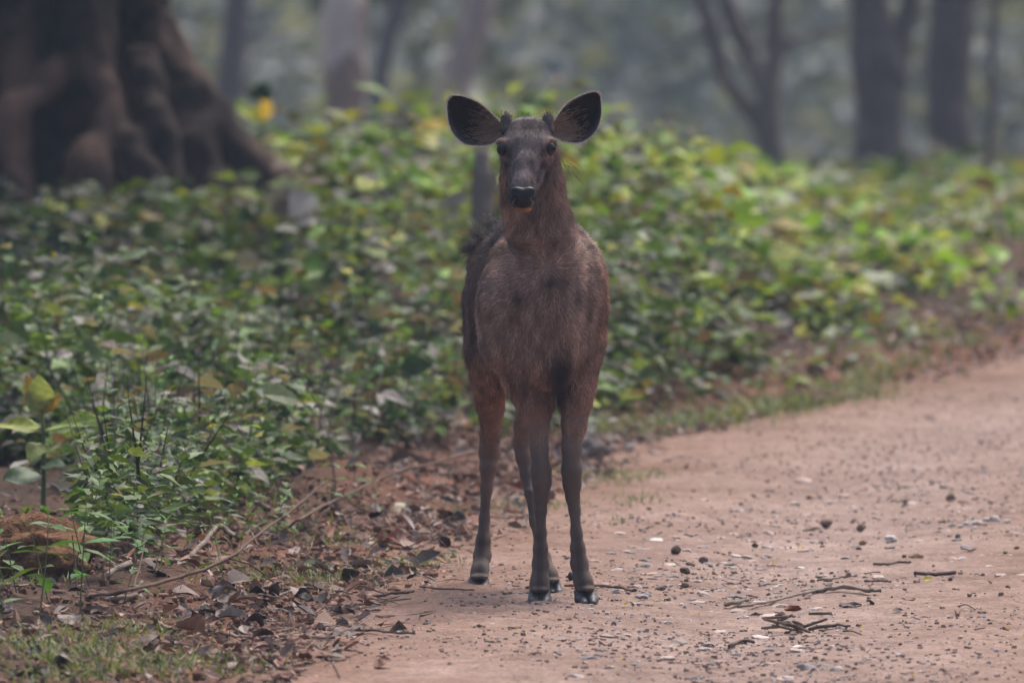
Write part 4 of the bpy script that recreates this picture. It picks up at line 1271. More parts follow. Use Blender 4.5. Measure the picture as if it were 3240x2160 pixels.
big_plant('shrub', 'shrub holding up one large olive-yellow leaf right of the deer', 'shrub', g, hh,
          [(hh, (.35, 0, 1), (.1, -1, 0), .155, .11, (.46, .52, .06), .1), (hh, (-.9, -.3, .1), (0, -.7, 1), .15, .08, (.36, .16, .10), -.2), (hh-.1, (.8, -.4, 0), (0, -.6, 1), .15, .09, (.2, .3, .06), -.3), (hh-.15, (-.4, -1, 0), (0, -.4, 1), .14, .08, (.15, .25, .05), -.3)])
for k, (a, b, d_, colr) in enumerate(((1250, 560, 56, (.22, .50, .06)), (1205, 430, 60, (.36, .55, .10)), (1330, 400, 61, (.58, .44, .07)))):
    g = P(a, b, d_); g[2] = float(hgt(g[0], g[1])); hh = P(a, b, d_)[2]-g[2]
    big_plant('shrub', ['shrub with wide fresh green leaves in the middle of the clearing', 'pale green leafed shrub left of the deer ear', 'shrub with yellow brown leaves beside the left ear of the deer'][k], 'shrub', g, hh,
              [(hh, (math.cos(t_), -abs(math.sin(t_)), .15), (0, -.8, 1), .17, .11, tuple(np.array(colr)*u_), -.25) for t_, u_ in ((0.3, 1), (1.5, .9), (2.8, 1.1), (4, .8), (5.2, 1))])

# stumps and dark shoots among the leaves
def stump(label, px, py, depth, hpx, wpx, m, seed):
    top = P(px, py-hpx, depth); foot = P(px, py, depth); foot[2] = min(foot[2], float(hgt(foot[0], foot[1])))
    o = np.array([foot[0], foot[1], float(hgt(foot[0], foot[1]))])
    w = wpx*depth/F
    R = resample(np.column_stack([np.array([o+[0, 0, -.1], o*.6+top*.4, o*.25+top*.75, top]), [w*1.3, w, w*.9, w*.6]]), 6)
    V, q_, tr = tube_mesh(R[:, :3], R[:, 3], 12, seed, .35)
    tag(obj('stump', mesh('stump', V-o, [q_, tr], m, None, True), None, tuple(o)), label, 'stump')
stump('short dark stump among yellow leaves right of the big tree', 1035, 560, 62, 110, 26, BK_DARK, 3)
stump('grey broken stump behind the left side of the deer neck', 1525, 700, 49, 230, 40, BK_GREY, 4)
stump('small dark stump among leaves right of the deer', 2020, 600, 62, 150, 26, BK_DARK, 5)

# ------------------------------------------------------------------ soil heaps, bark, clods
def lump(name, label, cat, loc, rx, ry, rz, m, seed, amp=.25, fr=6.0, sub=4, col=None, sink=.3):
    V, T = ico(sub)
    if sub > 4: V = V*(1+.035*fbm(V[:, 0]*9, V[:, 1]*9, V[:, 2]*9, oct=3, seed=seed+5)[:, None])
    nz = fbm(V[:, 0]*2.1+seed, V[:, 1]*2.1, V[:, 2]*2.1, oct=4, seed=seed)
    V = V*(1+amp*nz[:, None])*np.array([rx, ry, rz]); V[:, 2] += rz*(1-2*sink)*.5
    c = np.tile(np.array(col if col is not None else (1, 1, 1)), (len(V), 1))*(1+.35*fbm(V[:, 0]*30, V[:, 1]*30, V[:, 2]*30, oct=3, seed=seed+2)[:, None])
    return tag(obj(name, mesh(name, V, T, m, np.clip(c, 0.005, 1), True), None, loc), label, cat)
M_MOUND = vcol_material('mound_soil', .95, .1, 55, .5, .9, .02)
g = G(70, 1785)
lump('earth_mound', 'brown mossy earth mound at the left edge below the broad-leaved sapling', 'mound', tuple(g + [-.03, .14, 0]), .245, .22, .135, M_MOUND, 65, .34, sub=5, col=(.165, .088, .048))
g = G(2440, 1290)
lump('soil_clod', 'dark red soil clod on the far verge of the track, left of two', 'clod', tuple(g), .085, .09, .040, M_MOUND, 62, .3, col=(.16, .085, .06))
g = G(2570, 1285)
lump('soil_clod', 'larger dark soil clod on the far verge of the track, right of two', 'clod', tuple(g), .10, .09, .055, M_MOUND, 63, .3, col=(.12, .068, .05))
g = G(1850, 1455)
lump('bark_piece', 'dark weathered chunk of wood on the verge behind the deer forelegs', 'wood', tuple(g), .065, .12, .07, BK_DARK, 64, .35)

# ------------------------------------------------------------------ stones
SV = []
for s in range(9):
    V, T = ico(2)
    V = V*(1 + .28*fbm(V[:, 0]*1.6+s*3, V[:, 1]*1.6, V[:, 2]*1.6, oct=2, seed=700+s)[:, None])
    rr_ = np.random.default_rng(710+s)
    for _ in range(5):                        # broken faces
        nrm_ = norm(rr_.normal(size=3)); dd = rr_.uniform(.6, .85)
        e_ = np.maximum(V@nrm_-dd, 0); V = V - e_[:, None]*nrm_
    SV.append(mesh('stone', V, T, M_STONE, None, False))
def stone(px, py, rx, rz, colr, label, group=None, seed=0, sink=.25, ry=None, flat=True):
    """a stone whose lower edge shows at (px, py); radii in photo pixels"""
    g = G(px, py)
    s = g[1]/F
    o = obj('stone', SV[seed % 9]); tag(o, label, 'stone', group)
    ryv = (ry if ry else rx)*s
    o.scale = (rx*s, ryv, rz*s); o.location = (g[0], g[1] + ryv*.6, g[2] + rz*s*(1-2*sink))
    o.rotation_euler = (random.uniform(-.15, .15), random.uniform(-.15, .15), random.uniform(-.5, .5))
    o.color = (*colr, 1)
    return o
SBR, SGR, SWH, SPK, SSL = (.13, .092, .07), (.27, .235, .22), (.60, .55, .53), (.42, .31, .26), (.26, .25, .26)
stone(2140, 1758, 17, 15, SBR, 'round dark brown pebble on the track, upper of the pair right of the deer hooves', seed=1, sink=.06)
stone(2166, 1823, 19, 13, (.10, .075, .06), 'dark brown squat pebble on the track below the round one', seed=2, sink=.08)
stone(2168, 1867, 16, 9, (.14, .10, .07), 'small dark olive pebble lying lowest of the dark ones', seed=3, sink=.1)
stone(2090, 1876, 17, 10, (.24, .19, .17), 'greyish pebble left of the dark olive pebble', seed=4, sink=.15)
stone(2226, 1797, 16, 13, (.17, .13, .115), 'split grey and brown pebble right of the squat one', seed=5, sink=.12)
stone(2183, 1792, 14, 8, (.17, .12, .10), 'low brown pebble between the round and the split pebble', seed=6, sink=.2)
stone(2614, 1682, 23, 17, (.20, .145, .12), 'wedge shaped brown stone leaning on a pale cobble in the track', seed=7, sink=.06)
stone(2575, 1684, 28, 11, (.38, .28, .22), 'pale rounded cobble beside the wedge shaped brown stone', seed=8, sink=.25)
stone(2726, 1694, 17, 15, (.22, .165, .12), 'blocky tan stone right of the wedge shaped stone', seed=0, sink=.1)
stone(2730, 1730, 12, 10, (.26, .14, .07), 'little rusty stone below the blocky tan stone', seed=1, sink=.1)
stone(2818, 1720, 23, 13, (.62, .60, .60), 'sharp white quartz chunk in the middle of the track', seed=2, sink=.1)
stone(3010, 1594, 18, 11, (.14, .095, .07), 'dark brown lump of stone high on the right of the track', seed=3, sink=.1)
stone(3030, 1712, 9, 11, (.20, .155, .145), 'tiny upright grey stone right of the quartz chunk', seed=4, sink=.1)
stone(2903, 1772, 22, 11, (.46, .29, .19), 'rust and white stone with a dark underside on the track', seed=5, sink=.15)
stone(2545, 1532, 26, 12, (.58, .45, .40), 'pinkish white stone alone on the smooth upper track', seed=6, sink=.2)
stone(2030, 1900, 26, 11, (.33, .30, .32), 'bluish grey flat stone at the end of the twig by the hoof', seed=7, sink=.3)
stone(1990, 1432, 15, 13, (.62, .60, .58), 'white stone on the verge right behind the deer legs', seed=8, sink=.1)
stone(1940, 1440, 16, 18, (.52, .40, .36), 'pinkish upright stone left of the white verge stone', seed=0, sink=.1)
stone(1770, 1475, 20, 14, (.50, .35, .27), 'pale orange stone on the verge between the deer legs', seed=1, sink=.15)
stone(2520, 2085, 30, 10, (.58, .47, .43), 'whitish flat rock near the bottom of the track under the twig heap', seed=2, sink=.3)
for k, (a, b, w, hh) in enumerate(((3092, 1664, 20, 11), (3062, 1672, 16, 9), (3122, 1662, 14, 9), (3148, 1662, 20, 11), (3186, 1670, 13, 8), (3012, 1674, 14, 6), (2976, 1682, 8, 5), (3040, 1678, 12, 6), (3084, 1680, 11, 6), (3000, 1680, 10, 5))):
    stone(a, b, w, hh, tuple(np.array(SWH)*random.uniform(.85, 1.15)), ['largest', 'second', 'third', 'second largest', 'rightmost', 'upper left', 'leftmost', 'small middle', 'small lower', 'lower left'][k] + ' white quartz chip in the scatter at the right of the track', 'white quartz chips', seed=k, sink=.15)
r = np.random.default_rng(730)
cnt = 0
def pale_stones(n, x0, x1, y0, y1, wmin, wmax, zone=''):
    for _ in range(n):
        a, b = r.uniform(x0, x1), r.uniform(y0, y1)
        g = G(a, b)
        if g[0] < float(edge_x(g[1])) + .12: continue
        w = r.uniform(wmin, wmax)*(34/g[1])*1.0
        bi = r.integers(0, 6); base = [SWH, SPK, SGR, SSL, (.45, .38, .35), (.50, .42, .38)][bi]
        nm = ['white', 'pink', 'grey', 'bluish', 'beige', 'cream'][bi]; zz = ('left' if a < x0+.33*(x1-x0) else 'middle' if a < x0+.67*(x1-x0) else 'right')
        lb_ = ('broad ' if w > .6*wmax else 'narrow ') + nm + ' flat stone, ' + ('upper' if b < (y0+y1)/2 else 'lower') + ' ' + zz + ' of ' + zone
        stone(a, b, w, w*r.uniform(.24, .42), tuple(np.array(base)*r.uniform(.95, 1.3)), lb_, 'flat stones set in the track', seed=int(r.integers(0, 9)), sink=.42, ry=w*r.uniform(.7, 1.5))
pale_stones(105, 1860, 2480, 1690, 1930, 8, 27, 'the stony patch by the hooves')
pale_stones(60, 2300, 3240, 1560, 1860, 7, 24, 'the right half of the track')
pale_stones(55, 1750, 2700, 1930, 2160, 8, 30, 'the near track')
pale_stones(24, 2000, 3100, 1400, 1650, 8, 22, 'the far smooth track')
for _ in range(70):
    a, b = r.uniform(1500, 3240), r.uniform(1480, 2155)
    g = G(a, b)
    if g[0] < float(edge_x(g[1])) + .15: continue
    w = r.uniform(4, 9)
    stone(a, b, w, w*r.uniform(.5, .8), tuple(np.array(SBR)*r.uniform(.7, 1.8)), ('round' if w > 6.5 else 'tiny') + ' brown pebble, ' + ('far' if b < 1700 else 'middle' if b < 1930 else 'near') + ' part of the track ' + ('below the deer' if a < 1900 else 'right of the deer' if a < 2400 else 'above the sticks' if b < 1800 else 'around the sticks') + ('' if a < 2900 else ' at the right edge'), 'loose brown pebbles on the track', seed=int(r.integers(0, 9)), sink=.15)

# gravel, crumbs
def gravel(n, seed):
    rg = np.random.default_rng(seed)
    py_ = rg.uniform(1250, 2200, n); px_ = rg.uniform(800, 3400, n)
    k = HC/(math.sin(TH)-(CY-py_)/F*math.cos(TH)); k = k
    rx_ = (px_-CX)/F*k; ry_ = (math.cos(TH)+(CY-py_)/F*math.sin(TH))*k
    s = rx_-edge_x(ry_)
    pr = np.where(s > .05, .25+.75*np.exp(-((s-1.1)/.6)**2), .6*np.exp(-(s/.3)**2))*sstep(-1.0, .5, fbm(rx_*1.6, ry_*.7, oct=3, seed=745))
    ok = (rg.random(n) < pr) & (s > -.5)
    rx_, ry_ = rx_[ok], ry_[ok]
    m = len(rx_)
    sz = np.minimum(rg.gamma(1.3, .0021, m) + .0010, .0075)
    O = np.array([(-1, -1, -1), (1, -1, -1), (1, 1, -1), (-1, 1, -1), (-.7, -.7, 1), (.7, -.7, 1), (.7, .7, 1), (-.7, .7, 1)], float)*.75
    T = np.array([(0, 1, 5), (0, 5, 4), (1, 2, 6), (1, 6, 5), (2, 3, 7), (2, 7, 6), (3, 0, 4), (3, 4, 7), (4, 5, 6), (4, 6, 7)])
    sc = np.stack([sz*rg.uniform(.7, 1.8, m), sz*rg.uniform(.7, 1.5, m), sz*rg.uniform(.4, .9, m)], 1)
    an = rg.uniform(0, 6.28, m); cs_, sn_ = np.cos(an), np.sin(an)
    V = O[None]*sc[:, None]*rg.uniform(.55, 1.3, (m, 8, 3))
    V = np.stack([V[..., 0]*cs_[:, None]-V[..., 1]*sn_[:, None], V[..., 0]*sn_[:, None]+V[..., 1]*cs_[:, None], V[..., 2]], -1)
    V = V + np.stack([rx_, ry_, hgt(rx_, ry_)+.007], 1)[:, None]
    cols = np.array([(.19, .135, .11), (.24, .17, .14), (.33, .245, .205), (.55, .48, .45), (.38, .35, .34), (.11, .08, .068)])
    c = cols[rg.choice(6, m, p=[.26, .24, .2, .1, .08, .12])]*rg.uniform(.75, 1.25, (m, 1))
    return V.reshape(-1, 3), (np.arange(m)[:, None, None]*8+T[None]).reshape(-1, 3), np.repeat(c, 8, 0)
V, f, c = gravel(30000, 740)
obj('gravel', mesh('gravel', V, f, M_GRAVEL, c), kind='stuff')

# ------------------------------------------------------------------ dead leaves
def curled(seed, Lb=1.0, Wb=.55, roll=1.2, bend=.6, nu=9, nv=7):
    r_ = np.random.default_rng(seed)
    V, c = [], []
    ph = r_.uniform(0, 6); tw = r_.normal()*.5; crump = r_.uniform(.04, .13)
    for i in range(nu):
        u = i/(nu-1)
        hw = Wb*.5*(math.sin(math.pi*min(1, u**.85))**.8+.03)*(1+.12*math.sin(9*u+ph))
        ang = bend*(u-.5)
        x0, z0 = (math.sin(ang)/bend)*Lb, -(math.cos(ang)-1)/bend*Lb
        rl = roll*(.6+.6*math.sin(2.2*u+ph))
        for j in range(nv):
            v = 2*j/(nv-1)-1
            th_ = rl*v
            yy, zz = hw*(math.sin(th_)/max(abs(rl), .05)*np.sign(rl) if abs(rl) > .05 else v), hw*(1-math.cos(th_))/max(abs(rl), .05)
            a2 = tw*(u-.5)
            y2, z2 = yy*math.cos(a2)-zz*math.sin(a2), yy*math.sin(a2)+zz*math.cos(a2)
            V.append((x0, y2, z0+z2+crump*vnoise(u*4+seed, v*3., seed=seed)*Lb)); c.append(.9+.25*(math.cos(u*30-abs(v)*6) > .2)-.25*(abs(v) < .15))
    V = np.array(V); V[:, 2] -= np.quantile(V[:, 2], .08)
    i = np.arange(nu*nv).reshape(nu, nv)
    q_ = np.stack([i[:-1, :-1], i[1:, :-1], i[1:, 1:], i[:-1, 1:]], -1).reshape(-1, 4)
    return V, q_, np.repeat(np.array(c)[:, None], 3, 1)
DLM = []
for s in range(16):
    rs_ = np.random.default_rng(800+s)
    V, q_, c = curled(800+s, 1.0, rs_.uniform(.55, .9), rs_.uniform(.7, 2.5)*(1 if s % 3 else -1), rs_.uniform(.3, 1.5)*(1 if s % 4 else -1))
    if s % 3 == 0: V[:, 2] -= V[:, 2].min()
    DLM.append(mesh('dead_leaf', V, q_, M_DEAD, c, True))
def dleaf(px, py, size, colr, label=None, group=None, v=0, rz=None, tilt=(0, 0), zs=1.0, dz=0.0):
    g = G(px, py); s = size*g[1]/F
    o = obj('dead_leaf', DLM[v % 16])
    o.location = (g[0], g[1], g[2]+.004+dz); o.scale = (s, s, s*zs)
    o.rotation_euler = (tilt[0], tilt[1], random.uniform(0, 6.28) if rz is None else rz)
    o.color = (*colr, 1)
    return tag(o, label or 'curled grey-brown dead leaf in the litter strip beside the track', 'dead leaf', group or (None if label else 'dead leaves of the litter strip'))
GB, RU, TN, DK, PL = (.26, .205, .18), (.30, .155, .11), (.50, .29, .14), (.045, .035, .032), (.50, .40, .30)
dleaf(640, 1668, 70, (.60, .46, .16), 'pale yellow dead leaf at the edge of the green weeds', v=1, rz=.3, tilt=(.5, 0))
dleaf(632, 1712, 60, (.55, .31, .13), 'torn orange leaf under the pale yellow one', v=2, rz=-.2, tilt=(.6, 0))
dleaf(440, 2050, 95, (.42, .25, .13), 'large curled tan leaf with a hollow end at lower left', v=3, rz=-.5, tilt=(.3, .2), zs=1.3)
dleaf(535, 2050, 110, (.16, .115, .105), 'big ribbed grey-brown leaf standing beside the curled tan leaf', v=5, rz=1.2, tilt=(-.9, .2))
dleaf(865, 1864, 66, (.50, .25, .09), 'flat orange leaf lying in the litter', v=7, rz=.2, tilt=(.35, 0))
dleaf(1262, 1735, 110, (.30, .12, .08), 'rust red curled leaf near the left hind leg of the deer', v=8, rz=.15, tilt=(.6, .1))
dleaf(1145, 1702, 150, (.34, .20, .16), 'long pinkish brown leaf lying on the litter', v=10, rz=-.12, tilt=(.4, 0))
dleaf(992, 1812, 110, (.20, .215, .13), 'grey-green arched leaf in the litter', v=11, rz=-.2, tilt=(.5, .15))
dleaf(960, 1900, 72, DK, 'nearly black folded leaf standing like a tent in the litter', v=12, rz=.4, tilt=(.9, .2), zs=1.3)
dleaf(1415, 1652, 85, (.05, .035, .03), 'black curled leaf just left of the hind leg', v=13, rz=-.6, tilt=(.9, -.1), zs=1.3)
dleaf(1262, 2003, 74, (.12, .085, .06), 'brown leaf standing upright on the dirt', v=14, rz=1.4, tilt=(0, -1.25))
dleaf(1275, 1606, 90, (.52, .46, .33), 'cream coloured leaf fragment on the soil heap', v=4, rz=.1, tilt=(.3, 0))
dleaf(862, 1740, 78, (.10, .055, .05), 'dark maroon curled leaf below the long branch', v=6, rz=1.0, tilt=(.7, .2), zs=1.4)
dleaf(940, 1738, 50, (.46, .27, .19), 'peach coloured rounded leaf on the soil', v=15, rz=.1, tilt=(.5, 0))
dleaf(1052, 1657, 52, (.44, .26, .19), 'peach brown leaf on top of the heap', v=9, rz=.0, tilt=(.5, 0))
dleaf(1512, 1530, 34, (.20, .085, .04), 'round brown leaf peeking out behind the left hind leg', v=3, rz=.9, tilt=(1.2, 0), zs=1.6)
dleaf(2510, 1942, 58, (.24, .09, .045), 'rust coloured leaf chip alone on the track', v=2, rz=-.15, tilt=(.25, 0))
dleaf(2390, 1958, 34, DK, 'small black curled leaf left of the rusty chip', v=13, rz=.5, tilt=(.5, 0))
dleaf(2745, 1912, 44, DK, 'dark hooked leaf at the end of the thick stick', v=12, rz=1.2, tilt=(.9, .3), zs=1.4)
dleaf(2690, 1930, 80, (.15, .12, .12), 'long grey curled leaf below the thick stick', v=5, rz=.4, tilt=(.3, 0))
dleaf(2388, 1738, 26, DK, 'small round black leaf standing on the track', v=6, rz=.3, tilt=(1.1, 0))
dleaf(2840, 1942, 36, (.09, .07, .065), 'small dark leaf right of the grey curled leaf', v=9, rz=.3, tilt=(.4, 0))
dleaf(2475, 1962, 60, (.14, .095, .07), 'brown leaf with a long stalk below the rusty chip', v=8, rz=-.1, tilt=(.2, 0))
dleaf(3065, 1752, 55, (.28, .23, .24), 'flat lilac grey leaf at the right of the track', v=10, rz=.1, tilt=(.15, 0))
r = np.random.default_rng(820)
CL = [GB, (.22, .165, .145), (.30, .225, .19), RU, (.16, .11, .09), (.29, .235, .215), DK, (.33, .225, .17)]
LN = ['grey-brown', 'dull brown', 'greyish tan', 'rust red', 'dark brown', 'pale grey', 'blackish', 'tan']
def litter_patch(n, x0, x1, y0, y1, smin, smax, zone):
    for _ in range(n):
        a, b = r.uniform(x0, x1), r.uniform(y0, y1)
        ci = r.integers(0, 8); sz_ = r.uniform(smin, smax)
        lb_ = ('large ' if sz_ > .7*smax else 'small ') + LN[ci] + ' dead leaf, ' + ('left of ' if a < x0+.33*(x1-x0) else 'middle of ' if a < x0+.67*(x1-x0) else 'right of ') + zone
        dleaf(a, b, sz_, tuple(np.array(CL[ci])*r.uniform(.7, 1.2)), lb_, 'dead leaves of the litter strip', v=int(r.integers(0, 16)), tilt=(r.uniform(-.3, .7), r.normal()*.25), zs=r.uniform(.8, 1.4), dz=r.uniform(0, .012))
litter_patch(30, 590, 860, 1890, 1995, 50, 95, 'the dark leaf heap')
litter_patch(20, 860, 1330, 1680, 1960, 40, 85, 'the litter left of the hind leg')
litter_patch(14, 1180, 1460, 1610, 1720, 40, 80, 'the leaves by the hind leg')
litter_patch(12, 560, 900, 1680, 1880, 40, 70, 'the red soil under the branch')
litter_patch(26, 0, 560, 1960, 2160, 50, 100, 'the grassy lower left corner')
litter_patch(16, 560, 1250, 1990, 2160, 40, 85, 'the litter along the bottom edge')
litter_patch(10, 1300, 1560, 1500, 1600, 35, 70, 'the leaves behind the hind legs')
litter_patch(14, 1880, 2250, 1270, 1360, 50, 90, 'the verge right of the deer')
# pinkish litter on the far verge
for _ in range(34):
    a = r.uniform(2480, 3240); b = 1220 - (a-2480)*.42 + r.uniform(-40, 60)
    dleaf(a, b, r.uniform(40, 85), tuple(np.array((.36, .26, .24))*r.uniform(.5, 1.25)), ('large' if r.random() < .0 else 'dry') + ' pinkish leaf on the far verge ' + ('left of the clods' if a < 2560 else 'above the clods' if a < 2720 else 'below the twin-stemmed trunk' if a < 2900 else 'below the straight dark trunk' if a < 3070 else 'at the right edge') + (', close to the track' if b > 1230-(a-2480)*.42 else ', close to the plants'), 'dry leaves on the far verge', v=int(r.integers(0, 16)), tilt=(r.uniform(-.3, .7), r.normal()*.2))

# small litter everywhere under the plants and at the verge
def litter(n, seed):
    rg = np.random.default_rng(seed)
    y = np.sqrt(rg.uniform(29.5**2, 58**2, n)); s = rg.gamma(1.5, .5, n)-.25
    x = edge_x(y)-s
    ok = (x > -(1620+400)/F*y)
    x, y = x[ok], y[ok]; m = len(x)
    pos = np.stack([x, y, hgt(x, y)+rg.uniform(.004, .02, m)], 1)
    a = rg.uniform(0, 6.28, m)
    d = np.stack([np.cos(a), np.sin(a), rg.uniform(-.1, .5, m)], 1)
    nr = np.stack([rg.normal(size=m)*.5, rg.normal(size=m)*.5, np.ones(m)], 1)
    col = np.array(CL)[rg.integers(0, 8, m)]*rg.uniform(.6, 1.3, (m, 1))
    l = rg.gamma(3, .009, m)+.006
    return leaves(pos, d, nr, l, l*rg.uniform(.35, .85, m), col, T_FULL, fold=.55, droop=rg.uniform(-.5, .5, m))
V, f, c = litter(4800, 840)
obj('leaf_litter', mesh('leaf_litter', V, f, M_LITTER, c), kind='stuff')

# crumbs of red soil and bits of straw on the verge
def crumbs(n, seed):
    rg = np.random.default_rng(seed)
    y = np.sqrt(rg.uniform(29.3**2, 47**2, n)); s_ = rg.gamma(2.0, .28, n)-.22
    x = edge_x(y)-s_
    ok = (x > -(1620+300)/F*y) & (fbm(x*2.2, y*1.1, oct=3, seed=seed+1) > -.35)
    x, y = x[ok], y[ok]; m = len(x)
    V0, T0 = ico(1)
    V = V0[None]*rg.uniform(.6, 1.3, (m, len(V0), 1))*(rg.gamma(1.6, .0032, m)+.002)[:, None, None]*rg.uniform(.7, 1.5, (m, 1, 3))
    V = V + np.stack([x, y, hgt(x, y)+.003], 1)[:, None]
    c = np.array([(.20, .105, .075), (.25, .14, .105), (.15, .085, .062), (.30, .18, .135), (.11, .07, .055)])[rg.integers(0, 5, m)]*rg.uniform(.7, 1.25, (m, 1))
    return V.reshape(-1, 3), (np.arange(m)[:, None, None]*len(V0)+T0[None]).reshape(-1, 3), np.repeat(c, len(V0), 0)
V, f, c = crumbs(16000, 846)
obj('soil_crumbs', mesh('soil_crumbs', V, f, M_GRAVEL, c), kind='stuff')
def straw(n, seed):
    rg = np.random.default_rng(seed)
    y = np.sqrt(rg.uniform(29.5**2, 46**2, n)); x = edge_x(y)-(rg.gamma(2.0, .28, n)-.3)
    a = rg.uniform(0, 6.28, n)
    d = np.stack([np.cos(a), np.sin(a), rg.uniform(-.05, .35, n)], 1); nr = rg.normal(size=(n, 3))+np.array([0, -.5, .6])
    l = rg.gamma(3, .016, n)+.01
    col = np.array([(.26, .19, .14), (.18, .12, .095), (.36, .29, .23), (.11, .085, .07)])[rg.integers(0, 4, n)]*rg.uniform(.7, 1.2, (n, 1))
    return leaves(np.stack([x, y, hgt(x, y)+rg.uniform(.006, .02, n)], 1), d, nr, l, rg.uniform(.0018, .004, n), col, T_SMALL, fold=.3, droop=rg.uniform(-.3, .3, n))
V, f, c = straw(5000, 848)
obj('straw_bits', mesh('straw_bits', V, f, M_LITTER, c), kind='stuff')

# grass tufts
def grass(spots, seed):
    rg = np.random.default_rng(seed)
    Ps, n_ = [], []
    for px_, py_, wpx, hpx, k, bl_ in spots:
        for _ in range(k):
            g = G(px_ + rg.normal()*wpx*.5, py_ + rg.normal()*hpx*.5)
            Ps.append((*g, bl_))
    Ps = np.array(Ps); m = len(Ps)
    a = rg.uniform(0, 6.28, m); tl = rg.uniform(.2, 1.2, m)
    d = np.stack([np.cos(a)*tl, np.sin(a)*tl, np.ones(m)], 1)
    nr = np.stack([-np.cos(a), -np.sin(a), tl+.3], 1)
    col = np.array([(.10, .16, .045), (.14, .19, .055), (.19, .21, .075), (.08, .12, .04), (.24, .20, .10)])[rg.integers(0, 5, m)]*rg.uniform(.7, 1.3, (m, 1))
    l = Ps[:, 3]*rg.uniform(.5, 1.3, m)
    return leaves(Ps[:, :3], d, nr, l, np.maximum(l*.10, .003), col, T_SMALL, fold=.1, droop=rg.uniform(.1, .6, m))
GS = [(760, 1830, 260, 60, 260, .045), (1000, 1700, 240, 60, 260, .045), (1020, 1838, 170, 30, 420, .035), (1290, 1790, 200, 22, 380, .034), (1180, 1815, 120, 18, 160, .03), (1110, 1720, 80, 14, 110, .035), (420, 2010, 240, 40, 380, .045), (560, 2120, 300, 40, 620, .045), (250, 2130, 250, 40, 500, .05), (120, 2060, 200, 50, 400, .05), (60, 1800, 160, 30, 160, .05), (330, 2080, 200, 40, 300, .05),
      (1960, 1520, 190, 22, 380, .035), (2010, 1590, 120, 18, 150, .03), (1790, 1610, 90, 12, 110, .03), (1620, 1610, 110, 14, 130, .032), (2050, 1350, 330, 30, 700, .06), (2400, 1310, 240, 24, 420, .06), (1760, 1500, 70, 16, 120, .035),
      (880, 1640, 120, 18, 130, .05), (1400, 1620, 100, 16, 110, .03), (1950, 1660, 60, 10, 60, .025), (760, 1690, 140, 24, 130, .05), (2700, 1260, 200, 26, 260, .06), (2250, 1240, 400, 60, 900, .07), (2620, 1160, 320, 60, 800, .08), (2950, 1060, 260, 50, 500, .08)]
V, f, c = grass(GS, 860)
obj('grass', mesh('grass', V, f, M_LEAF, c), kind='stuff')

# ------------------------------------------------------------------ twigs and branches
def twig(label, pts, r0, r1, colr, side=(), group=None, name='twig', cat='twig'):
    """pts: (px, py) on the ground, or (px, py, depth) in the air; side: extra shoots"""
    def w(p):
        if len(p) == 4: return P(p[0], p[1], G(p[0], p[1])[1]-p[3])
        if len(p) == 3: return P(*p)
        g = G(*p); g[2] += r0*.8+.004
        return g
    def tub(ps, a, b, seed):
        R = resample(np.array([w(p) for p in ps]), 6)
        R = R + .35*a*np.stack([vnoise(np.arange(len(R))*.7, np.full(len(R), seed+k*7.), seed=k) for k in range(3)], 1)
        return tube_mesh(R, np.linspace(a, b, len(R))*.74, 7, int(seed), .45)
    o0_ = w(pts[0])
    parts = []
    V, q_, tr = tub(pts, r0, r1, len(pts)+pts[0][0] % 13)
    parts.append((V-o0_, [q_, tr]))
    for sp in side:
        V, q_, tr = tub(sp, r1*1.0, r1*.5, sp[0][0] % 11)
        parts.append((V-o0_, [q_, tr]))
    V, Fs = join(parts)
    o = obj(name, mesh(name, V, Fs, M_TWIG, None, True), None, tuple(o0_)); o.color = (*colr, 1)
    return tag(o, label, cat, group)
TB, TG, TD = (.17, .115, .095), (.22, .19, .165), (.11, .088, .075)
def gd_(px, py, up=0): return G(px, py)[1]
d0 = gd_(300, 1878)
twig('long bare branch slanting up from lower left across the litter', [(270, 1885, 'g', .4), (385, 1872, 'g', .6), (540, 1832, 'g', .95), (700, 1777, 'g', 1.4), (842, 1674, 'g', 1.8), (940, 1596, 'g', 2.0), (1029, 1524, 'g', 2.2)], .0075, .0040, (.125, .082, .065),
     side=[[(725, 1764, 'g', 1.4), (790, 1785, 'g', .8), (850, 1835)], [(987, 1558, 'g', 1.3), (1060, 1562, 'g', 1.0), (1120, 1600, 'g', .5), (1240, 1660)], [(420, 1866, 'g', .2), (440, 1800, 'g', .8), (455, 1722, 'g', 1.6)]], name='branch', cat='branch')
d1 = gd_(885, 1682)
twig('second long branch running from the litter up behind the hind legs', [(885, 1682, 'g', .3), (940, 1648, 'g', .8), (1000, 1612, 'g', 1.1), (1060, 1582, 'g', 1.3), (1110, 1560, 'g', 1.4), (1227, 1505, 'g', 2.2), (1355, 1467, 'g', 2.6), (1512, 1426, 'g', 2.9), (1622, 1388, 'g', 3.1)], .0068, .0048, (.135, .092, .075),
     side=[[(1110, 1560, 'g', .9), (1180, 1610, 'g', .5), (1235, 1655)], [(1227, 1505, 'g', 1.2), (1292, 1475, 'g', 1.5), (1298, 1447, 'g', 1.9)], [(1298, 1447, 'g', 1.9), (1315, 1500, 'g', 1.1), (1360, 1540, 'g', .5)], [(1000, 1612, 'g', .6), (1060, 1622, 'g', .4), (1160, 1648)]], name='branch', cat='branch')
twig('thick grey dead branch half buried at the lower left', [(330, 1812), (400, 1806), (473, 1786), (540, 1788), (600, 1778), (690, 1738), (750, 1712), (803, 1692)], .011, .008, TG, name='branch', cat='branch')
twig('short grey stick poking from the weeds above the branch', [(836, 1602, gd_(836, 1640)), (870, 1614, gd_(870, 1640)), (905, 1628)], .008, .007, TG)
twig('thick short stick at the lower end of the long branch', [(325, 1886), (370, 1878), (430, 1888)], .010, .010, TG)
dA = gd_(890, 1600)
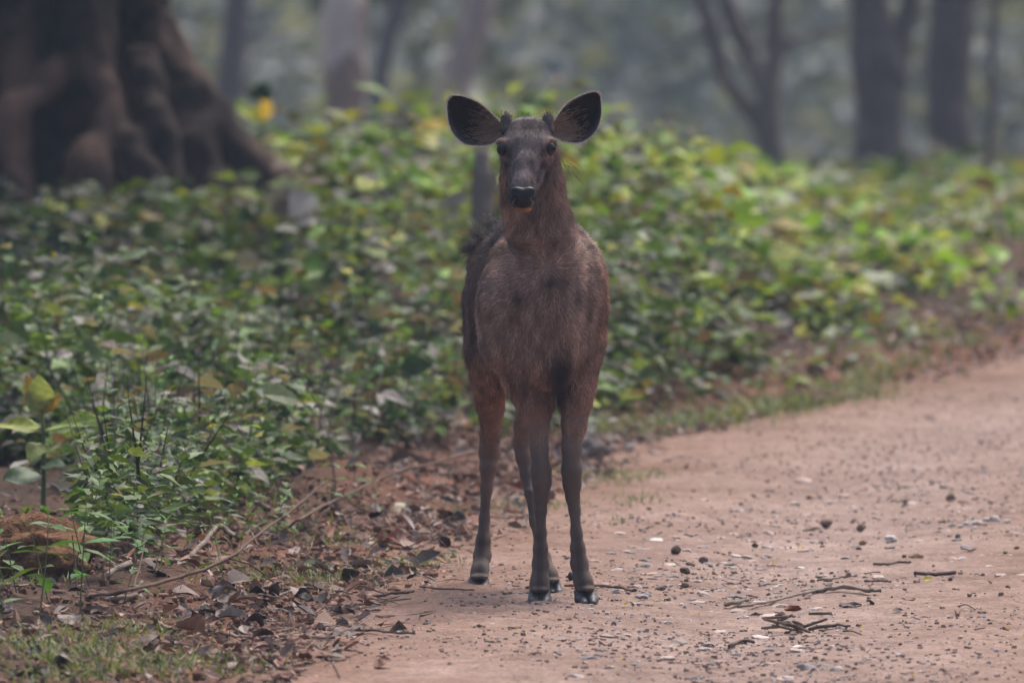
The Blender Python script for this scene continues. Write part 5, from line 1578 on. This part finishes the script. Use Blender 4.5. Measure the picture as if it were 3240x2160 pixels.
twig('thin leafless stem leaning left out of the green weeds', [(722, 1280, dA+.1), (745, 1340, dA+.08), (800, 1420, dA+.06), (868, 1500, dA+.03), (890, 1600)], .0022, .0032, TD, name='dry_stem', cat='dry stem')
dB = gd_(1063, 1575)
twig('tall thin leafless stem curving up left of the deer', [(935, 1130, dB+.3), (958, 1200, dB+.25), (1010, 1290, dB+.2), (1040, 1380, dB+.1), (1058, 1490, dB+.05), (1063, 1575)], .0022, .0034, TD, name='dry_stem', cat='dry stem')
dC = gd_(712, 1615)
twig('short straight dry stem standing in the weeds', [(719, 1475, dC), (716, 1540, dC), (712, 1615)], .003, .003, TD, name='dry_stem', cat='dry stem')
dE = gd_(245, 1840)
twig('thin dry stem rising before the earth mound', [(228, 1690, dE), (236, 1760, dE), (248, 1842)], .0025, .003, TD, name='dry_stem', cat='dry stem')
twig('bent dry stem at the right edge of the clearing', [(3150, 620, 60), (3175, 720, 59.6), (3215, 830, 59.3), (3225, 900, 59)], .012, .014, TD, name='dry_stem', cat='dry stem')
GT = [('thick grey stick lying across the track', [(2546, 1888), (2600, 1886), (2660, 1884), (2740, 1880), (2787, 1886)], .0085, .006, TG),
      ('short straight dark stick above the yellow leaf', [(2897, 1834), (2960, 1833), (3022, 1831)], .0075, .0075, TD),
      ('thin straight reddish twig on the track', [(2736, 1852), (2780, 1853), (2820, 1854)], .0042, .004, TB),
      ('bent grey twig above the thick stick', [(2585, 1850), (2630, 1846), (2660, 1839), (2710, 1837)], .0045, .003, TG),
      ('dark stick with a leaf at its left end', [(2766, 1800), (2810, 1800), (2840, 1796), (2882, 1794)], .0062, .004, TD),
      ('pointed grey stick left of the thick stick', [(2290, 1932), (2330, 1924), (2367, 1914)], .0075, .006, TG),
      ('long pale splinter running to the thick stick', [(2337, 1936), (2420, 1922), (2500, 1908), (2600, 1893)], .006, .005, TG),
      ('brown twig pointing right from behind the front hoof', [(1790, 1868), (1850, 1864), (1900, 1864), (1950, 1870), (2013, 1884)], .0055, .006, TB),
      ('pale twig across the middle of the litter', [(770, 1872), (870, 1876), (960, 1876), (1060, 1880), (1118, 1890)], .006, .004, TG),
      ('curved pale twig below the black tent leaf', [(847, 1925), (890, 1940), (950, 1947), (1010, 1948)], .0055, .004, TG),
      ('long light twig at the border of litter and dirt', [(1010, 1936), (1100, 1934), (1180, 1928), (1300, 1913)], .0055, .004, TG),
      ('dark twig ending near the left hind hoof', [(1177, 1900), (1240, 1895), (1310, 1890)], .0065, .004, TD),
      ('long grey stick in front of the litter', [(643, 2002), (700, 2022), (780, 2028), (880, 2030), (1060, 2026)], .0068, .005, TG),
      ('thin dark twig right of the long grey stick', [(1070, 2014), (1160, 2012), (1240, 2022), (1310, 2024)], .005, .004, TD),
      ('forked end of a grey twig near the curled tan leaf', [(560, 2048), (600, 2024), (643, 2002)], .005, .004, TG),
      ('thin twig in front of the left hind hoof', [(1330, 1870), (1420, 1878), (1500, 1880)], .004, .003, TB),
      ('fine twig near the left hind fetlock', [(1330, 1665), (1420, 1660), (1510, 1648), (1615, 1652)], .004, .003, TB)]
for a in GT: twig(*a)
# heap of broken twigs
hp = G(2490, 2015)
ht = thing('twig_heap', 'small heap of broken grey twigs and chips at the bottom of the track', 'twig heap', tuple(hp))
rr = np.random.default_rng(880)
for k in range(16):
    c = np.array([rr.normal()*.035, rr.normal()*.10, .010 + abs(rr.normal())*.012]); a = rr.uniform(0, 6.28); l = rr.uniform(.02, .055)
    d = np.array([math.cos(a), math.sin(a)*.8, rr.normal()*.18])*l
    V, q_, tr = tube_mesh(np.array([c-d, c+d*.1, c+d]), [.0035, .0045, .003], 6, k, .2)
    o = obj('twig', mesh('twig', V, [q_, tr], M_TWIG, None, True), ht); o.color = (*(np.array(TD)*rr.uniform(.7, 1.8)), 1)
twig('thin dark stick right of the twig heap', [(2560, 2008), (2640, 2000), (2690, 1996)], .007, .004, TD)
twig('dark crooked stick by the whitish rock at the bottom', [(2310, 2062), (2345, 2050), (2385, 2056)], .007, .006, TD)
r = np.random.default_rng(890)
for k in range(50):
    if k < 26: a, b = r.uniform(1550, 3230), r.uniform(1500, 2150)
    else: a, b = r.uniform(450, 1350), r.uniform(1660, 2140)
    l = r.uniform(14, 60); sl = r.uniform(-.18, .18)
    twig(('short ' if l < 34 else 'longer ') + ['reddish', 'grey', 'dark'][k % 3] + ' broken twig on the ' + (('track ' + ('behind' if b < 1700 else 'beside' if b < 1900 else 'before') + ' the deer' + ('' if a < 2000 else ', right side' if a > 2700 else ', middle')) if k < 26 else ('litter ' + ('at the lower left' if a < 800 else 'before the hind leg' if b > 1850 else 'near the branches'))), [(a, b), (a+l*.5, b+l*.5*sl+r.normal()*1.2), (a+l, b+l*sl)], r.uniform(.002, .0042), .002, tuple(np.array([TB, TG, TD][k % 3])*r.uniform(.6, 1.2)), group='small broken twigs')

# fallen yellow petals and one round leaf
M_PET = leaf_material('petal', .2, .6, .2, use_obj=True)
V, q_, c = blade(1, .8, .5, .5, 0, 901, 5, 5)
pm = mesh('petal', V, q_, M_PET, c, True)
for a, b in ((2443, 1797), (1975, 1936), (2213, 1958), (2725, 2000), (1968, 2103), (2400, 2147), (2883, 2152), (1253, 1836), (2530, 1744), (3190, 2010), (1640, 2010)):
    g = G(a, b); s = 13*g[1]/F
    o = obj('petal', pm); o.location = (g[0], g[1], g[2]+.008); o.scale = (s, s, s); o.rotation_euler = (.5, -.4, random.uniform(0, 6)); o.color = (.75, .50, .03, 1)
    tag(o, 'tiny bright yellow petal fallen on the dirt track', 'petal', 'yellow petals on the track')
g = G(2935, 1852); o = obj('leaf', pm); s = 30*g[1]/F
o.location = (g[0]-s*.5, g[1], g[2]+.009); o.scale = (s, s, s); o.rotation_euler = (.6, 0, .1); o.color = (.60, .56, .10, 1)
tag(o, 'round yellow-green leaf lying below the short dark stick', 'leaf')

# ------------------------------------------------------------------ haze
hz = bpy.data.materials.new('haze'); hz.use_nodes = True
n = hz.node_tree; n.nodes.clear()
out = n.nodes.new('ShaderNodeOutputMaterial'); pv = n.nodes.new('ShaderNodeVolumePrincipled')
pv.inputs['Color'].default_value = (.56, .75, 1.0, 1); pv.inputs['Density'].default_value = HAZE; pv.inputs['Anisotropy'].default_value = 0.0
n.links.new(pv.outputs[0], out.inputs['Volume'])
x0, x1, y0, y1, z0, z1 = -95., 95., -35., 345., -6., 14.5
V = np.array([(a, b, c) for a in (x0, x1) for b in (y0, y1) for c in (z0, z1)])
Fh = np.array([(0, 1, 3, 2), (4, 6, 7, 5), (0, 4, 5, 1), (2, 3, 7, 6), (0, 2, 6, 4), (1, 5, 7, 3)])
hb = obj('haze', mesh('haze', V, Fh, hz), kind='stuff')
hb.display_type = 'BOUNDS'
